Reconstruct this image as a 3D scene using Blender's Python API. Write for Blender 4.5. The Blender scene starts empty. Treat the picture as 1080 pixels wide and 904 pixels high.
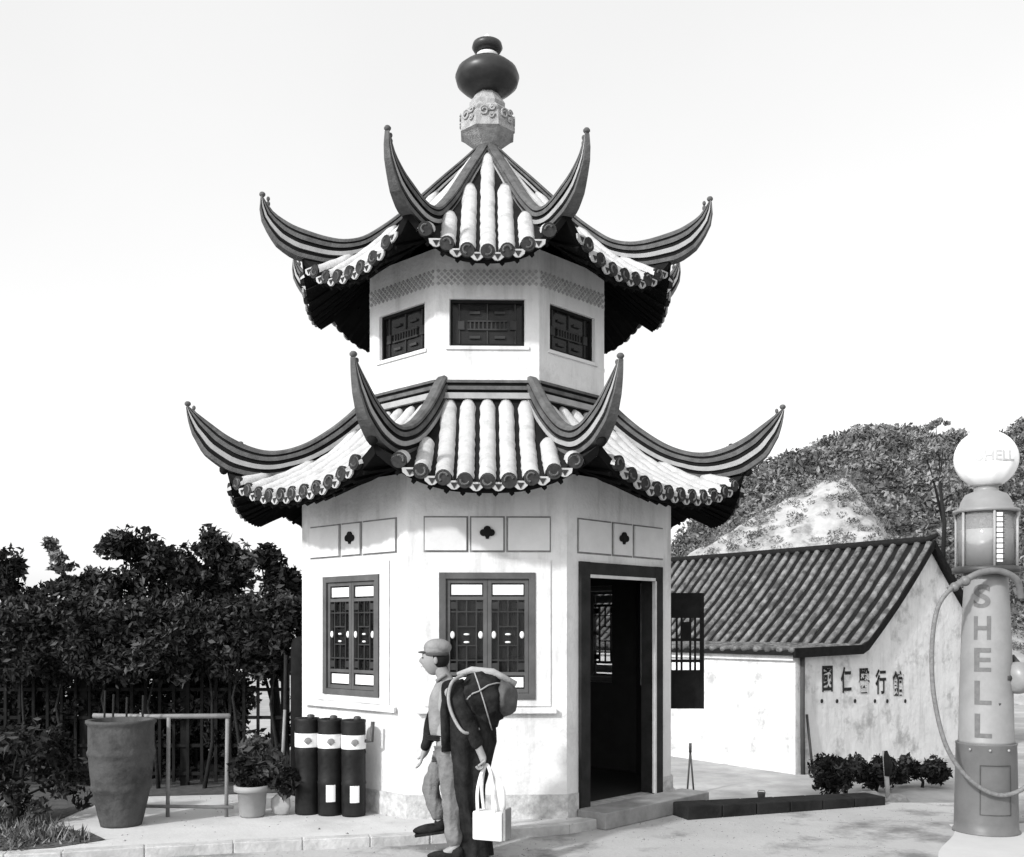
import bpy, bmesh, math, random
from math import sin, cos, pi, radians, sqrt, atan2
from mathutils import Vector, Matrix, noise
random.seed(7)
sc = bpy.context.scene
COL = sc.collection
# ------------------------------------------------------------------ camera, light, exposure
CAMZ = 1.70
F = 1075.0
cd = bpy.data.cameras.new('camera'); cam = bpy.data.objects.new('camera', cd); COL.objects.link(cam)
cd.sensor_width = 36; cd.sensor_fit = 'HORIZONTAL'; cd.lens = 36*F/1080
cd.shift_y = 210/1080; cd.clip_end = 3000; cd.clip_start = .05
cam.location = (0, 0, CAMZ); cam.rotation_euler = (pi/2, 0, 0)
sc.camera = cam
SUN_AZ, SUN_EL = 43, 31          # degrees left of the camera's back, height
sd = Vector((-sin(radians(SUN_AZ))*cos(radians(SUN_EL)), -cos(radians(SUN_AZ))*cos(radians(SUN_EL)), sin(radians(SUN_EL))))
w = bpy.data.worlds.new('World'); sc.world = w; w.use_nodes = True
nt = w.node_tree; nt.nodes.clear()
sky = nt.nodes.new('ShaderNodeTexSky'); sky.sky_type = 'NISHITA'; sky.sun_disc = False
sky.sun_elevation = radians(SUN_EL); sky.sun_rotation = atan2(sd.x, sd.y)
sky.air_density = 1.0; sky.dust_density = 3.0; sky.ozone_density = 1.0
# a high bright overcast veil over the clear sky, with faint cloud mottling
vt = nt.nodes.new('ShaderNodeTexCoord'); vn = nt.nodes.new('ShaderNodeTexNoise'); vn.inputs['Scale'].default_value = 2.2; vn.inputs['Detail'].default_value = 5
vr = nt.nodes.new('ShaderNodeMapRange'); vr.inputs[3].default_value = 4.0; vr.inputs[4].default_value = 4.9
va = nt.nodes.new('ShaderNodeMath'); va.operation = 'ADD'
nt.links.new(vt.outputs['Generated'], vn.inputs['Vector']); nt.links.new(vn.outputs['Fac'], vr.inputs[0])
bw = nt.nodes.new('ShaderNodeRGBToBW'); bg = nt.nodes.new('ShaderNodeBackground'); wo = nt.nodes.new('ShaderNodeOutputWorld')
nt.links.new(sky.outputs[0], bw.inputs[0]); nt.links.new(bw.outputs[0], va.inputs[0]); nt.links.new(vr.outputs[0], va.inputs[1]); nt.links.new(va.outputs[0], bg.inputs[0]); nt.links.new(bg.outputs[0], wo.inputs[0])
bg.inputs[1].default_value = 0.14
sl = bpy.data.lights.new('sun', 'SUN'); sl.energy = 3.4; sl.angle = radians(3); sl.color = (1, 1, 1)
so = bpy.data.objects.new('sun', sl); COL.objects.link(so); so.rotation_euler = sd.to_track_quat('Z', 'Y').to_euler()
sc.view_settings.view_transform = 'Standard'; sc.view_settings.look = 'None'
sc.view_settings.gamma = 1; sc.view_settings.use_curve_mapping = False
sc.view_settings.exposure = 0.08

# ------------------------------------------------------------------ helpers
def at(px, py, Y): return Vector(((px-540)/F*Y, Y, CAMZ-(py-662)/F*Y))
_m = {}
def mat(name, v, rough=.85, var=.18, scale=6., bump=.0, bscale=None, spec=.3, v2=None, mask=3., coat=0, lo=.42, hi=.6, streak=0):
    if name in _m: return _m[name]
    m = bpy.data.materials.new(name); m.use_nodes = True; t = m.node_tree; N = t.nodes; L = t.links
    b = N['Principled BSDF']; b.inputs['Roughness'].default_value = rough; b.inputs['Specular IOR Level'].default_value = spec
    tc = N.new('ShaderNodeTexCoord')
    n = N.new('ShaderNodeTexNoise'); n.inputs['Scale'].default_value = scale; n.inputs['Detail'].default_value = 8; n.inputs['Roughness'].default_value = .65
    L.new(tc.outputs['Object'], n.inputs['Vector'])
    r = N.new('ShaderNodeValToRGB')
    r.color_ramp.elements[0].position = .3; r.color_ramp.elements[1].position = .7
    a = max(v*(1-var), 0); c = min(v*(1+var), .9)
    r.color_ramp.elements[0].color = (a, a, a, 1); r.color_ramp.elements[1].color = (c, c, c, 1)
    L.new(n.outputs['Fac'], r.inputs[0]); out = r.outputs[0]
    if v2 is not None:
        n2 = N.new('ShaderNodeTexNoise'); n2.inputs['Scale'].default_value = mask; n2.inputs['Detail'].default_value = 6; n2.inputs['Roughness'].default_value = .7
        L.new(tc.outputs['Object'], n2.inputs['Vector'])
        r2 = N.new('ShaderNodeValToRGB'); r2.color_ramp.elements[0].position = lo; r2.color_ramp.elements[1].position = hi
        L.new(n2.outputs['Fac'], r2.inputs[0])
        mx = N.new('ShaderNodeMix'); mx.data_type = 'RGBA'
        L.new(r2.outputs[0], mx.inputs[0]); L.new(out, mx.inputs[6]); mx.inputs[7].default_value = (v2, v2, v2, 1); out = mx.outputs[2]
    if streak:      # rain streaks and grime that run down the surface
        mp = N.new('ShaderNodeMapping'); mp.inputs['Scale'].default_value = (3.2, 3.2, .45); L.new(tc.outputs['Object'], mp.inputs[0])
        n3 = N.new('ShaderNodeTexNoise'); n3.inputs['Scale'].default_value = 1.6; n3.inputs['Detail'].default_value = 7; n3.inputs['Roughness'].default_value = .7
        L.new(mp.outputs[0], n3.inputs['Vector']); r3 = N.new('ShaderNodeValToRGB'); r3.color_ramp.elements[0].position = .50; r3.color_ramp.elements[1].position = .72
        r3.color_ramp.elements[1].color = (streak,)*3+(1,); L.new(n3.outputs['Fac'], r3.inputs[0])
        m3 = N.new('ShaderNodeMix'); m3.data_type = 'RGBA'; L.new(r3.outputs[0], m3.inputs[0]); L.new(out, m3.inputs[6]); g_ = v*.35; m3.inputs[7].default_value = (g_, g_, g_, 1); out = m3.outputs[2]
    L.new(out, b.inputs['Base Color'])
    if bump:
        nb = N.new('ShaderNodeTexNoise'); nb.inputs['Scale'].default_value = bscale or scale*4; nb.inputs['Detail'].default_value = 6
        L.new(tc.outputs['Object'], nb.inputs['Vector'])
        bp = N.new('ShaderNodeBump'); bp.inputs['Strength'].default_value = bump; bp.inputs['Distance'].default_value = .02
        L.new(nb.outputs['Fac'], bp.inputs['Height']); L.new(bp.outputs[0], b.inputs['Normal'])
    if coat: b.inputs['Coat Weight'].default_value = coat
    _m[name] = m; return m

class MB:
    def __init__(s): s.v = []; s.f = []; s.mi = []; s.sm = []
    def raw(s, vs, fs, mi=0, M=None, smooth=False):
        o = len(s.v)
        for p in vs:
            p = Vector(p)
            s.v.append(tuple(M @ p if M else p))
        for f in fs: s.f.append(tuple(i+o for i in f)); s.mi.append(mi); s.sm.append(smooth)
        return s
    def box(s, x0, x1, y0, y1, z0, z1, mi=0, M=None):
        vs = [(x0,y0,z0),(x1,y0,z0),(x1,y1,z0),(x0,y1,z0),(x0,y0,z1),(x1,y0,z1),(x1,y1,z1),(x0,y1,z1)]
        return s.raw(vs, [(0,3,2,1),(4,5,6,7),(0,1,5,4),(1,2,6,5),(2,3,7,6),(3,0,4,7)], mi, M)
    def hexa(s, p, mi=0):   # 8 points bottom 4, top 4
        return s.raw(p, [(0,3,2,1),(4,5,6,7),(0,1,5,4),(1,2,6,5),(2,3,7,6),(3,0,4,7)], mi)
    def tube(s, pts, r, n=8, mi=0, M=None, caps=True, smooth=True, flat=1.0):
        pts = [Vector(p) for p in pts]; vs = []; fs = []
        rr = r if hasattr(r, '__len__') else [r]*len(pts)
        up = None
        for i, p in enumerate(pts):
            t = (pts[min(i+1, len(pts)-1)] - pts[max(i-1, 0)]).normalized()
            if up is None:
                up = Vector((0,0,1)) if abs(t.z) < .9 else Vector((0,1,0))
            a = t.cross(up).normalized(); b = a.cross(t).normalized(); up = b
            for k in range(n):
                an = 2*pi*k/n
                vs.append(p + a*cos(an)*rr[i] + b*sin(an)*rr[i]*flat)
        for i in range(len(pts)-1):
            for k in range(n):
                k2 = (k+1) % n
                fs.append((i*n+k, i*n+k2, (i+1)*n+k2, (i+1)*n+k))
        if caps:
            fs.append(tuple(range(n-1, -1, -1))); fs.append(tuple((len(pts)-1)*n+k for k in range(n)))
        return s.raw(vs, fs, mi, M, smooth)
    def lathe(s, prof, n=24, mi=0, M=None, smooth=True, sx=1, sy=1, a0=0):
        vs = []; fs = []
        for r, z in prof:
            for k in range(n):
                a = 2*pi*k/n+a0; vs.append((r*cos(a)*sx, r*sin(a)*sy, z))
        for i in range(len(prof)-1):
            for k in range(n):
                k2 = (k+1) % n; fs.append((i*n+k, i*n+k2, (i+1)*n+k2, (i+1)*n+k))
        fs.append(tuple(range(n-1, -1, -1))); fs.append(tuple((len(prof)-1)*n+k for k in range(n)))
        return s.raw(vs, fs, mi, M, smooth)
    def ball(s, c, r, n=14, mi=0, M=None):
        rx, ry, rz = r if hasattr(r, '__len__') else (r, r, r)
        vs = []; fs = []; m = n//2+1
        for i in range(m+1):
            th = pi*i/m
            for k in range(n):
                a = 2*pi*k/n
                vs.append((c[0]+rx*sin(th)*cos(a), c[1]+ry*sin(th)*sin(a), c[2]-rz*cos(th)))
        for i in range(m):
            for k in range(n):
                k2 = (k+1) % n; fs.append((i*n+k, i*n+k2, (i+1)*n+k2, (i+1)*n+k))
        return s.raw(vs, fs, mi, M, True)
    def prism(s, poly, d0, d1, mi=0, M=None):   # poly in (x,z), extruded along y
        n = len(poly); vs = [(x, d0, z) for x, z in poly]+[(x, d1, z) for x, z in poly]
        fs = [tuple(range(n)), tuple(range(2*n-1, n-1, -1))]+[(i, i+n, (i+1) % n+n, (i+1) % n) for i in range(n)]
        return s.raw(vs, fs, mi, M)
    def build(s, name, mats, parent=None, bevel=0, fix=True):
        me = bpy.data.meshes.new(name); me.from_pydata(s.v, [], s.f)
        me.polygons.foreach_set('material_index', s.mi); me.polygons.foreach_set('use_smooth', s.sm)
        if fix:
            b = bmesh.new(); b.from_mesh(me); bmesh.ops.remove_doubles(b, verts=b.verts, dist=1e-5)
            bmesh.ops.recalc_face_normals(b, faces=b.faces); b.to_mesh(me); b.free()
        for m in (mats if isinstance(mats, (list, tuple)) else [mats]): me.materials.append(m)
        me.update()
        o = bpy.data.objects.new(name, me); COL.objects.link(o)
        if parent: o.parent = parent
        if bevel:
            bm = o.modifiers.new('bevel', 'BEVEL'); bm.width = bevel; bm.segments = 2; bm.limit_method = 'ANGLE'; bm.angle_limit = radians(50)
        return o
def tag(o, label=None, cat=None, group=None, kind=None):
    for k, v in (('label', label), ('category', cat), ('group', group), ('kind', kind)):
        if v: o[k] = v
    return o
def empty(name, loc, rz, label, cat, group=None):
    o = bpy.data.objects.new(name, None); COL.objects.link(o); o.location = loc; o.rotation_euler = (0, 0, rz); o.empty_display_size = .2
    return tag(o, label, cat, group)
def copy_tree(o, parent=None):
    c = o.copy(); COL.objects.link(c); c.parent = parent
    for ch in list(o.children): copy_tree(ch, c)
    return c
def interp(tab, t):
    if t <= tab[0][0]: return tab[0][1]
    for i in range(len(tab)-1):
        if t <= tab[i+1][0]:
            x0, y0 = tab[i]; x1, y1 = tab[i+1]
            m0 = (y1-(tab[i-1][1] if i else y0))/(x1-(tab[i-1][0] if i else x0))
            m1 = ((tab[i+2][1] if i+2 < len(tab) else y1)-y0)/((tab[i+2][0] if i+2 < len(tab) else x1)-x0)
            h = x1-x0; u = (t-x0)/h
            return (2*u**3-3*u*u+1)*y0+(u**3-2*u*u+u)*h*m0+(-2*u**3+3*u*u)*y1+(u**3-u*u)*h*m1
    return tab[-1][1]
def lin(tab, t):
    if t <= tab[0][0]: return tab[0][1]
    for i in range(len(tab)-1):
        if t <= tab[i+1][0]:
            u = (t-tab[i][0])/(tab[i+1][0]-tab[i][0]); return tab[i][1]*(1-u)+tab[i+1][1]*u
    return tab[-1][1]
def text_geo(txt, size, ext=.004, bold=0.0, sx=1.0, align='CENTER'):
    c = bpy.data.curves.new('t', 'FONT'); c.body = txt; c.size = size; c.extrude = ext; c.offset = bold
    c.align_x = align; c.align_y = 'CENTER'
    o = bpy.data.objects.new('t', c); COL.objects.link(o)
    dg = bpy.context.evaluated_depsgraph_get(); dg.update()
    me = bpy.data.meshes.new_from_object(o.evaluated_get(dg))
    vs = [Vector((v.co.x*sx, -v.co.z, v.co.y)) for v in me.vertices]; fs = [tuple(p.vertices) for p in me.polygons]
    bpy.data.objects.remove(o); bpy.data.curves.remove(c); bpy.data.meshes.remove(me)
    return vs, fs
def slice_x(vs, fs, step):
    bm = bmesh.new(); bv = [bm.verts.new(v) for v in vs]
    for f in fs:
        try: bm.faces.new([bv[i] for i in f])
        except ValueError: pass
    x0 = min(v.x for v in vs); x1 = max(v.x for v in vs); x = x0+step
    while x < x1:
        bmesh.ops.bisect_plane(bm, geom=bm.verts[:]+bm.edges[:]+bm.faces[:], plane_co=(x, 0, 0), plane_no=(1, 0, 0)); x += step
    bm.verts.index_update(); o = [v.co.copy() for v in bm.verts], [tuple(v.index for v in f.verts) for f in bm.faces]
    bm.free(); return o
def skin_geo(verts, edges, radii, root=0, sub=2):
    me = bpy.data.meshes.new('s'); me.from_pydata([tuple(v) for v in verts], edges, [])
    o = bpy.data.objects.new('s', me); COL.objects.link(o)
    md = o.modifiers.new('skin', 'SKIN'); md.use_smooth_shade = True
    for i, r in enumerate(radii):
        sv = me.skin_vertices[0].data[i]; rr = r if hasattr(r, '__len__') else (r, r)
        sv.radius = rr; sv.use_root = (i == root)
    ss = o.modifiers.new('sub', 'SUBSURF'); ss.levels = sub; ss.render_levels = sub
    dg = bpy.context.evaluated_depsgraph_get(); dg.update()
    m2 = bpy.data.meshes.new_from_object(o.evaluated_get(dg))
    vs = [v.co.copy() for v in m2.vertices]; fs = [tuple(p.vertices) for p in m2.polygons]
    bpy.data.objects.remove(o); bpy.data.meshes.remove(me); bpy.data.meshes.remove(m2)
    return vs, fs

# ------------------------------------------------------------------ materials
M_white = mat('limewashed_plaster', .64, .9, .06, 3., .3, 30, v2=.50, mask=2.2, lo=.5, hi=.72, streak=.45)
M_inner = mat('shade_dark_inner_plaster', .03, .9, .2)  # inner faces near-black; the room's darkness is put into the colour
M_plinth = mat('rough_stone_plinth', .42, .95, .35, 14., .5, 40)
M_roll = mat('limewashed_tile_roll', .46, .85, .14, 9., .35, 40, v2=.28, mask=6, lo=.52, hi=.75)
M_pan = mat('dark_clay_pan_tile', .014, .9, .3, 12, .3, spec=.05)
M_disc = mat('moulded_tile_end', .03, .8, .5, 20, spec=.1)
M_drip = mat('pale_drip_tile', .36, .8, .2, 12)
M_ridge = mat('grey_ridge_brick', .10, .85, .35, 8, .35, 40, spec=.08)
M_ridge_d = mat('dark_ridge_joint', .012, .9, .3, 8, spec=.05)
M_ridge_l = mat('pale_ridge_fillet', .30, .8, .2, 8)
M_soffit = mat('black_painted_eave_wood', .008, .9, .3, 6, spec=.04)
M_frame = mat('brown_painted_wood', .085, .7, .25, 5, .15, 40, spec=.15)
M_lat = mat('dark_lattice_wood', .035, .7, .3, 5, spec=.1)
M_dark = mat('black_painted_wood', .012, .75, .4, 6, spec=.06)
M_panelw = mat('white_paper_panel', .72, .7, .05, 5)
M_glaze = mat('dark_glazed_ball', .022, .38, .5, 5, spec=.35)
M_road = mat('packed_pale_road', .36, .95, .12, 1.2, .3, 30, v2=.15, mask=.8, lo=.50, hi=.62)
M_pave = mat('cement_pavement', .50, .9, .10, 2., .2, 30, v2=.36, mask=1.1, lo=.52, hi=.75)
M_earth = mat('dry_yard_earth', .38, .95, .22, 1.1, .4, 9, v2=.25, mask=.35)
M_soil = mat('dark_planting_soil', .07, .95, .4, 9, .5)
M_wallold = mat('weathered_whitewash', .64, .9, .10, 2.2, .6, 9, v2=.36, mask=1.4, lo=.52, hi=.66, streak=.35)
M_leaf_d = mat('dark_leaf', .016, .7, .6, 2.5, spec=.1)
M_leaf_m = mat('mid_leaf', .05, .6, .6, 2.5, spec=.2)
M_leaf_l = mat('pale_leaf', .17, .6, .4, 2.5)
M_bark = mat('bark', .012, .9, .3, 12, .5)
M_iron = mat('dark_iron', .05, .45, .3, 8)
M_galv = mat('worn_metal_pipe', .30, .5, .2, 10)
def glass(name, dens, tint=.05):
    m = bpy.data.materials.new(name); m.use_nodes = True; t = m.node_tree; N = t.nodes; L = t.links
    N.remove(N['Principled BSDF']); o = [n for n in N if n.type == 'OUTPUT_MATERIAL'][0]
    tr = N.new('ShaderNodeBsdfTransparent'); gl = N.new('ShaderNodeBsdfGlossy'); df = N.new('ShaderNodeBsdfDiffuse'); fr = N.new('ShaderNodeFresnel')
    gl.inputs['Roughness'].default_value = .08; gl.inputs[0].default_value = (.35, .35, .35, 1); df.inputs[0].default_value = (tint,)*3+(1,)
    m1 = N.new('ShaderNodeMixShader'); m1.inputs[0].default_value = dens
    L.new(tr.outputs[0], m1.inputs[1]); L.new(df.outputs[0], m1.inputs[2])
    m2 = N.new('ShaderNodeMixShader'); L.new(fr.outputs[0], m2.inputs[0]); L.new(m1.outputs[0], m2.inputs[1]); L.new(gl.outputs[0], m2.inputs[2])
    L.new(m2.outputs[0], o.inputs[0]); return m
M_glass = glass('window_glass', .25)
M_cyl = glass('pump_glass', .35, .5)

# ------------------------------------------------------------------ ground
PX, PY = -.265, 10.94      # pavilion centre
def sheet(name, poly, z, m, label=None):
    b = MB(); b.raw([(x, y, z) for x, y in poly], [tuple(range(len(poly)))]); o = b.build(name, m); o['kind'] = 'structure'; return o
LOW = -1.5
def slab(name, poly, z0, z1, m):
    n = len(poly); b = MB()
    b.raw([(x, y, z0) for x, y in poly]+[(x, y, z1) for x, y in poly],
          [tuple(range(n-1, -1, -1)), tuple(range(n, 2*n))]+[(i, (i+1) % n, (i+1) % n+n, i+n) for i in range(n)])
    o = b.build(name, m); o['kind'] = 'structure'; return o
sheet('ground', [(-1500, -60), (1500, -60), (1500, 2500), (-1500, 2500)], LOW, M_earth)
slab('road', [(-40, -20), (40, -20), (40, 10.35), (14, 10.38), (7, 10.3), (1.8, 10.42), (1.75, 12.0), (-40, 12.0)], LOW+.01, -.08, M_road)
kerb = [(-40, 7.2), (-4.2, 7.55), (-3.4, 7.7), (-2.84, 7.88), (-2.2, 8.05), (-1.15, 8.27), (-.2, 8.52), (.49, 8.8), (.95, 9.2), (1.5, 9.72), (1.72, 10.1), (1.72, 14.2), (-40, 14.2)]
slab('pavement', kerb, -1.49, 0, M_pave)
# kerb stone strip, a little proud of the pavement
kb = MB()
kp = kerb[1:11]
for i in range(len(kp)-1):
    a = Vector((*kp[i], 0)); b_ = Vector((*kp[i+1], 0)); d = (b_-a).normalized(); n_ = Vector((d.y, -d.x, 0)); L_ = (b_-a).length
    k = max(1, round(L_/.5))
    for j in range(k):
        p = a+d*(L_*j/k+.004); q = a+d*(L_*(j+1)/k-.004); z1 = .006+random.uniform(-.003, .002)
        o_ = n_*.012; i_ = -n_*.11
        kb.hexa([p+o_+Vector((0,0,-.3)), q+o_+Vector((0,0,-.3)), q+i_+Vector((0,0,-.3)), p+i_+Vector((0,0,-.3)), p+o_+Vector((0,0,z1)), q+o_+Vector((0,0,z1)), q+i_+Vector((0,0,z1)), p+i_+Vector((0,0,z1))])
ko = kb.build('kerb', mat('kerb_stone', .40, .9, .25, 7, .4), bevel=.008); ko['kind'] = 'structure'
# planting bed bottom left
bed = [(-9, 7.62), (-4.3, 7.66), (-3.55, 7.85), (-3.25, 8.15), (-3.5, 8.45), (-4.0, 8.7), (-4.0, 10.2), (-2.2, 10.5), (-2.1, 14.1), (-9, 14.1)]
b = MB(); b.raw([(x, y, .006) for x, y in bed], [tuple(range(len(bed)))]); o = b.build('planting_bed', M_soil); o['kind'] = 'structure'

# hills: height fields
def hill(name, x0, x1, y0, y1, hf, m, nx=120, ny=50):
    b = MB(); vs = []; fs = []
    for j in range(ny+1):
        for i in range(nx+1):
            x = x0+(x1-x0)*i/nx; y = y0+(y1-y0)*j/ny; vs.append((x, y, hf(x, y)))
    for j in range(ny):
        for i in range(nx):
            a = j*(nx+1)+i; fs.append((a, a+1, a+nx+2, a+nx+1))
    b.raw(vs, fs, 0, None, True); o = b.build(name, m, fix=False); o['kind'] = 'structure'; return o
HY = 95.
crest = [(640, 655), (690, 612), (730, 560), (770, 516), (805, 490), (840, 479), (880, 470), (915, 467), (945, 468), (975, 480), (1005, 487), (1040, 470), (1075, 452), (1120, 440), (1200, 430), (1400, 460), (1700, 640)]
def far_h(x, y):
    px = 540+F*x/HY
    top = (662-lin(crest, px))/F*HY+CAMZ
    k = max(0, 1-abs(y-HY)/46.); k = k*k*(3-2*k)
    h = LOW+(top-LOW)*k
    return h+k*(noise.fractal(Vector((x*.08, y*.08, 2)), 1, 2, 5)*1.6+noise.noise(Vector((x*.5, y*.5, 7)))*.5)-.3
M_hillv = mat('scrub_covered_slope', .08, .95, .6, .35, .8, 2, v2=.14, mask=.12)
M_hillr = mat('bare_rocky_slope', .34, .95, .35, .9, 1.0, 2, v2=.18, mask=.6, lo=.52, hi=.62)
hill('hill', 5, 190, 50, 150, far_h, M_hillv)
NY_ = 58.
crest2 = [(600, 650), (680, 628), (715, 585), (760, 560), (800, 545), (840, 520), (870, 508), (890, 512), (905, 535), (925, 568), (960, 600), (1010, 640), (1060, 662)]
def near_h(x, y):
    px = 540+F*x/NY_
    top = (662-lin(crest2, px))/F*NY_+CAMZ
    k = max(0, 1-abs(y-NY_)/18.); k = k*k*(3-2*k)
    return LOW-.3+(top-LOW)*k+k*(noise.fractal(Vector((x*.2, y*.2, 5)), 1, 2, 5)*.8+noise.noise(Vector((x*.9, y*.9, 3)))*.3)
hill('hill_spur', 2, 32, 40, 76, near_h, M_hillr, 110, 60)

# ------------------------------------------------------------------ leaves
def leaves(b, c, r, n, size, mi=0, shell=.35, up=.3):
    for _ in range(n):
        d = Vector((random.gauss(0, 1), random.gauss(0, 1), random.gauss(0, 1))).normalized()*(shell+(1-shell)*random.random()**.6)
        p = Vector((c[0]+d.x*r[0], c[1]+d.y*r[1], c[2]+d.z*r[2]))
        a = Vector((random.gauss(0, 1), random.gauss(0, 1), random.gauss(0, 1)+up)).normalized()
        t = a.cross(Vector((random.gauss(0, 1), random.gauss(0, 1), random.gauss(0, 1)))).normalized(); u = a.cross(t)
        s = size*random.uniform(.6, 1.35); h = s*.45
        b.raw([p-t*s, p+u*h-t*s*.1+a*h*.3, p+t*s, p-u*h-t*s*.1+a*h*.3], [(0, 1, 2, 3)], mi)
def plant(name, base, blobs, n, size, mats, label, cat, group=None, trunk=None, shell=.3, limbs=True):
    """blobs: list of (dx,dy,z,rx,ry,rz) relative to base"""
    root = empty(name, base, 0, label, cat, group)
    b = MB(); tot = sum(q[3]*q[4]*q[5] for q in blobs)
    for q in blobs:
        vol = q[3]*q[4]*q[5]; k = int(n*vol/tot)
        sub = max(4, int(k/45))
        for _ in range(sub):       # every blob is broken into small clumps so the outline stays ragged
            d = Vector((random.gauss(0, 1), random.gauss(0, 1), random.gauss(0, 1))).normalized()*random.random()**.4
            f = random.uniform(.22, .5); mi = 1 if random.random() < .35 else 0
            leaves(b, (q[0]+d.x*q[3]*.8, q[1]+d.y*q[4]*.8, q[2]+d.z*q[5]*.8), (q[3]*f+.03, q[4]*f+.03, q[5]*f+.03), int(k/sub), size, mi, shell)
    b.build('crown', mats, root, fix=False)
    tb = MB(); tr = trunk or .05
    top = max(q[2] for q in blobs); zc = sum(q[2] for q in blobs)/len(blobs)
    bx_, by_ = random.gauss(0, .06)*zc, random.gauss(0, .04)*zc
    tb.tube([(0, 0, -.1), (bx_*.6+.03, by_, zc*.35), (bx_-.02, by_*.5, zc*.7), (.02, 0, top*.82)], [tr*1.25, tr, tr*.7, tr*.15], 8)
    if limbs:
        for q in blobs[::2]:
            st = zc*random.uniform(.35, .7)
            tb.tube([(0, 0, st), (q[0]*.5, q[1]*.5, st+(q[2]-st)*.6), (q[0], q[1], q[2]), (q[0]*1.2, q[1]*1.1, q[2]+q[5]*.5)], [tr*.45, tr*.3, tr*.16, tr*.05], 6)
    tb.build('trunk', M_bark, root)
    return root
LM = [M_leaf_d, M_leaf_m]
# ------------------------------------------------------------------ PAVILION
pav = empty('pavilion', (PX, PY, 0), radians(1.39), 'white eight sided two tier kiosk with dark upturned tiled roofs', 'pavilion')
def poly8(a, A): return [(-a, -A), (a, -A), (A, -a), (A, a), (a, A), (-a, A), (-A, a), (-A, -a)]
class Wall8:
    def __init__(s, a, A): s.P = [Vector((x, y, 0)) for x, y in poly8(a, A)]; s.A = A
    def L(s, i): return (s.P[(i+1) % 8]-s.P[i]).length
    def pt(s, i, u, z, d):   # u in metres from facet centre, d inwards
        k = 1-d/s.A; a = s.P[i]*k; b = s.P[(i+1) % 8]*k; L_ = s.L(i)
        f = .5+u/L_; p = a.lerp(b, f); p.z = z; return p
    def slabp(s, mb, i, u0, u1, z0, z1, d0, d1, mi=0):
        mb.hexa([s.pt(i, u0, z0, d0), s.pt(i, u1, z0, d0), s.pt(i, u1, z0, d1), s.pt(i, u0, z0, d1), s.pt(i, u0, z1, d0), s.pt(i, u1, z1, d0), s.pt(i, u1, z1, d1), s.pt(i, u0, z1, d1)], mi)
    def frame(s, i):         # matrix: x along facet, y inwards, z up, origin at facet centre on outer face
        a = s.P[i]; b = s.P[(i+1) % 8]; x = (b-a).normalized(); z = Vector((0, 0, 1)); y = z.cross(x)
        m = Matrix.Identity(4)
        for r in range(3): m[r][0] = x[r]; m[r][1] = y[r]; m[r][2] = z[r]; m[r][3] = ((a+b)/2)[r]
        return m
LW = Wall8(.71, 1.85)
wb = MB()
def wall_with(W, mb, i, z0, z1, ops, t=.14):
    """ops: (u0,u1,za,zb); outer skin material 0, inner skin material 1"""
    h = W.L(i)/2
    def pc(u0, u1, za, zb):
        if u1-u0 < 1e-4 or zb-za < 1e-4: return
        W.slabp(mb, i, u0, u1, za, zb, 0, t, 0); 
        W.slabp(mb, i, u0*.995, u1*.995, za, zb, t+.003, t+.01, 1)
    if not ops: pc(-h, h, z0, z1); return
    (u0, u1, za, zb) = ops
    pc(-h, u0, z0, z1); pc(u1, h, z0, z1); pc(u0, u1, z0, za); pc(u0, u1, zb, z1)
WIN = (-.425, .425, 1.06, 2.19)
doorL = LW.L(1)
DU0, DU1 = -.5*doorL+.10*doorL, -.5*doorL+.885*doorL
for i in range(8):
    op = None
    if i in (0, 2, 3, 5, 6, 7): op = WIN
    if i == 1: op = (DU0, DU1, .06, 2.30)
    wall_with(LW, wb, i, .0, 3.08, op)
# pale raised surround round the front and left windows, broad sills
for i in (0, 7):
    for (u0, u1, za, zb) in ((-.56, -.426, 1.0, 2.31), (.426, .56, 1.0, 2.31), (-.426, .426, 2.191, 2.31), (-.426, .426, 1.0, 1.059)):
        LW.slabp(wb, i, u0, u1, za, zb, -.014, .0-.0002, 0)
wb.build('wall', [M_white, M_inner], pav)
sb = MB()
for i in (0, 7):
    b = MB(); LW.slabp(b, i, -.62 if i == 0 else -.70, .60 if i == 0 else .66, .935, .985, -.055, 0.0)
    b.build('sill', M_white, pav, bevel=.006)
pb = MB()
for i in range(8):
    if i == 1:
        LW.slabp(pb, i, -doorL/2, DU0-.01, 0, .21, -.022, -.0002); LW.slabp(pb, i, DU1+.01, doorL/2, 0, .21, -.022, -.0002)
    else: LW.slabp(pb, i, -LW.L(i)/2, LW.L(i)/2, 0, .21, -.022, -.0002)
pb.build('plinth', M_plinth, pav)
fb = MB(); fb.raw([LW.pt(i, -LW.L(i)/2, .05, .15) for i in range(8)], [tuple(range(8))]); fb.build('floor', mat('dark_floor', .02), pav)
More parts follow.
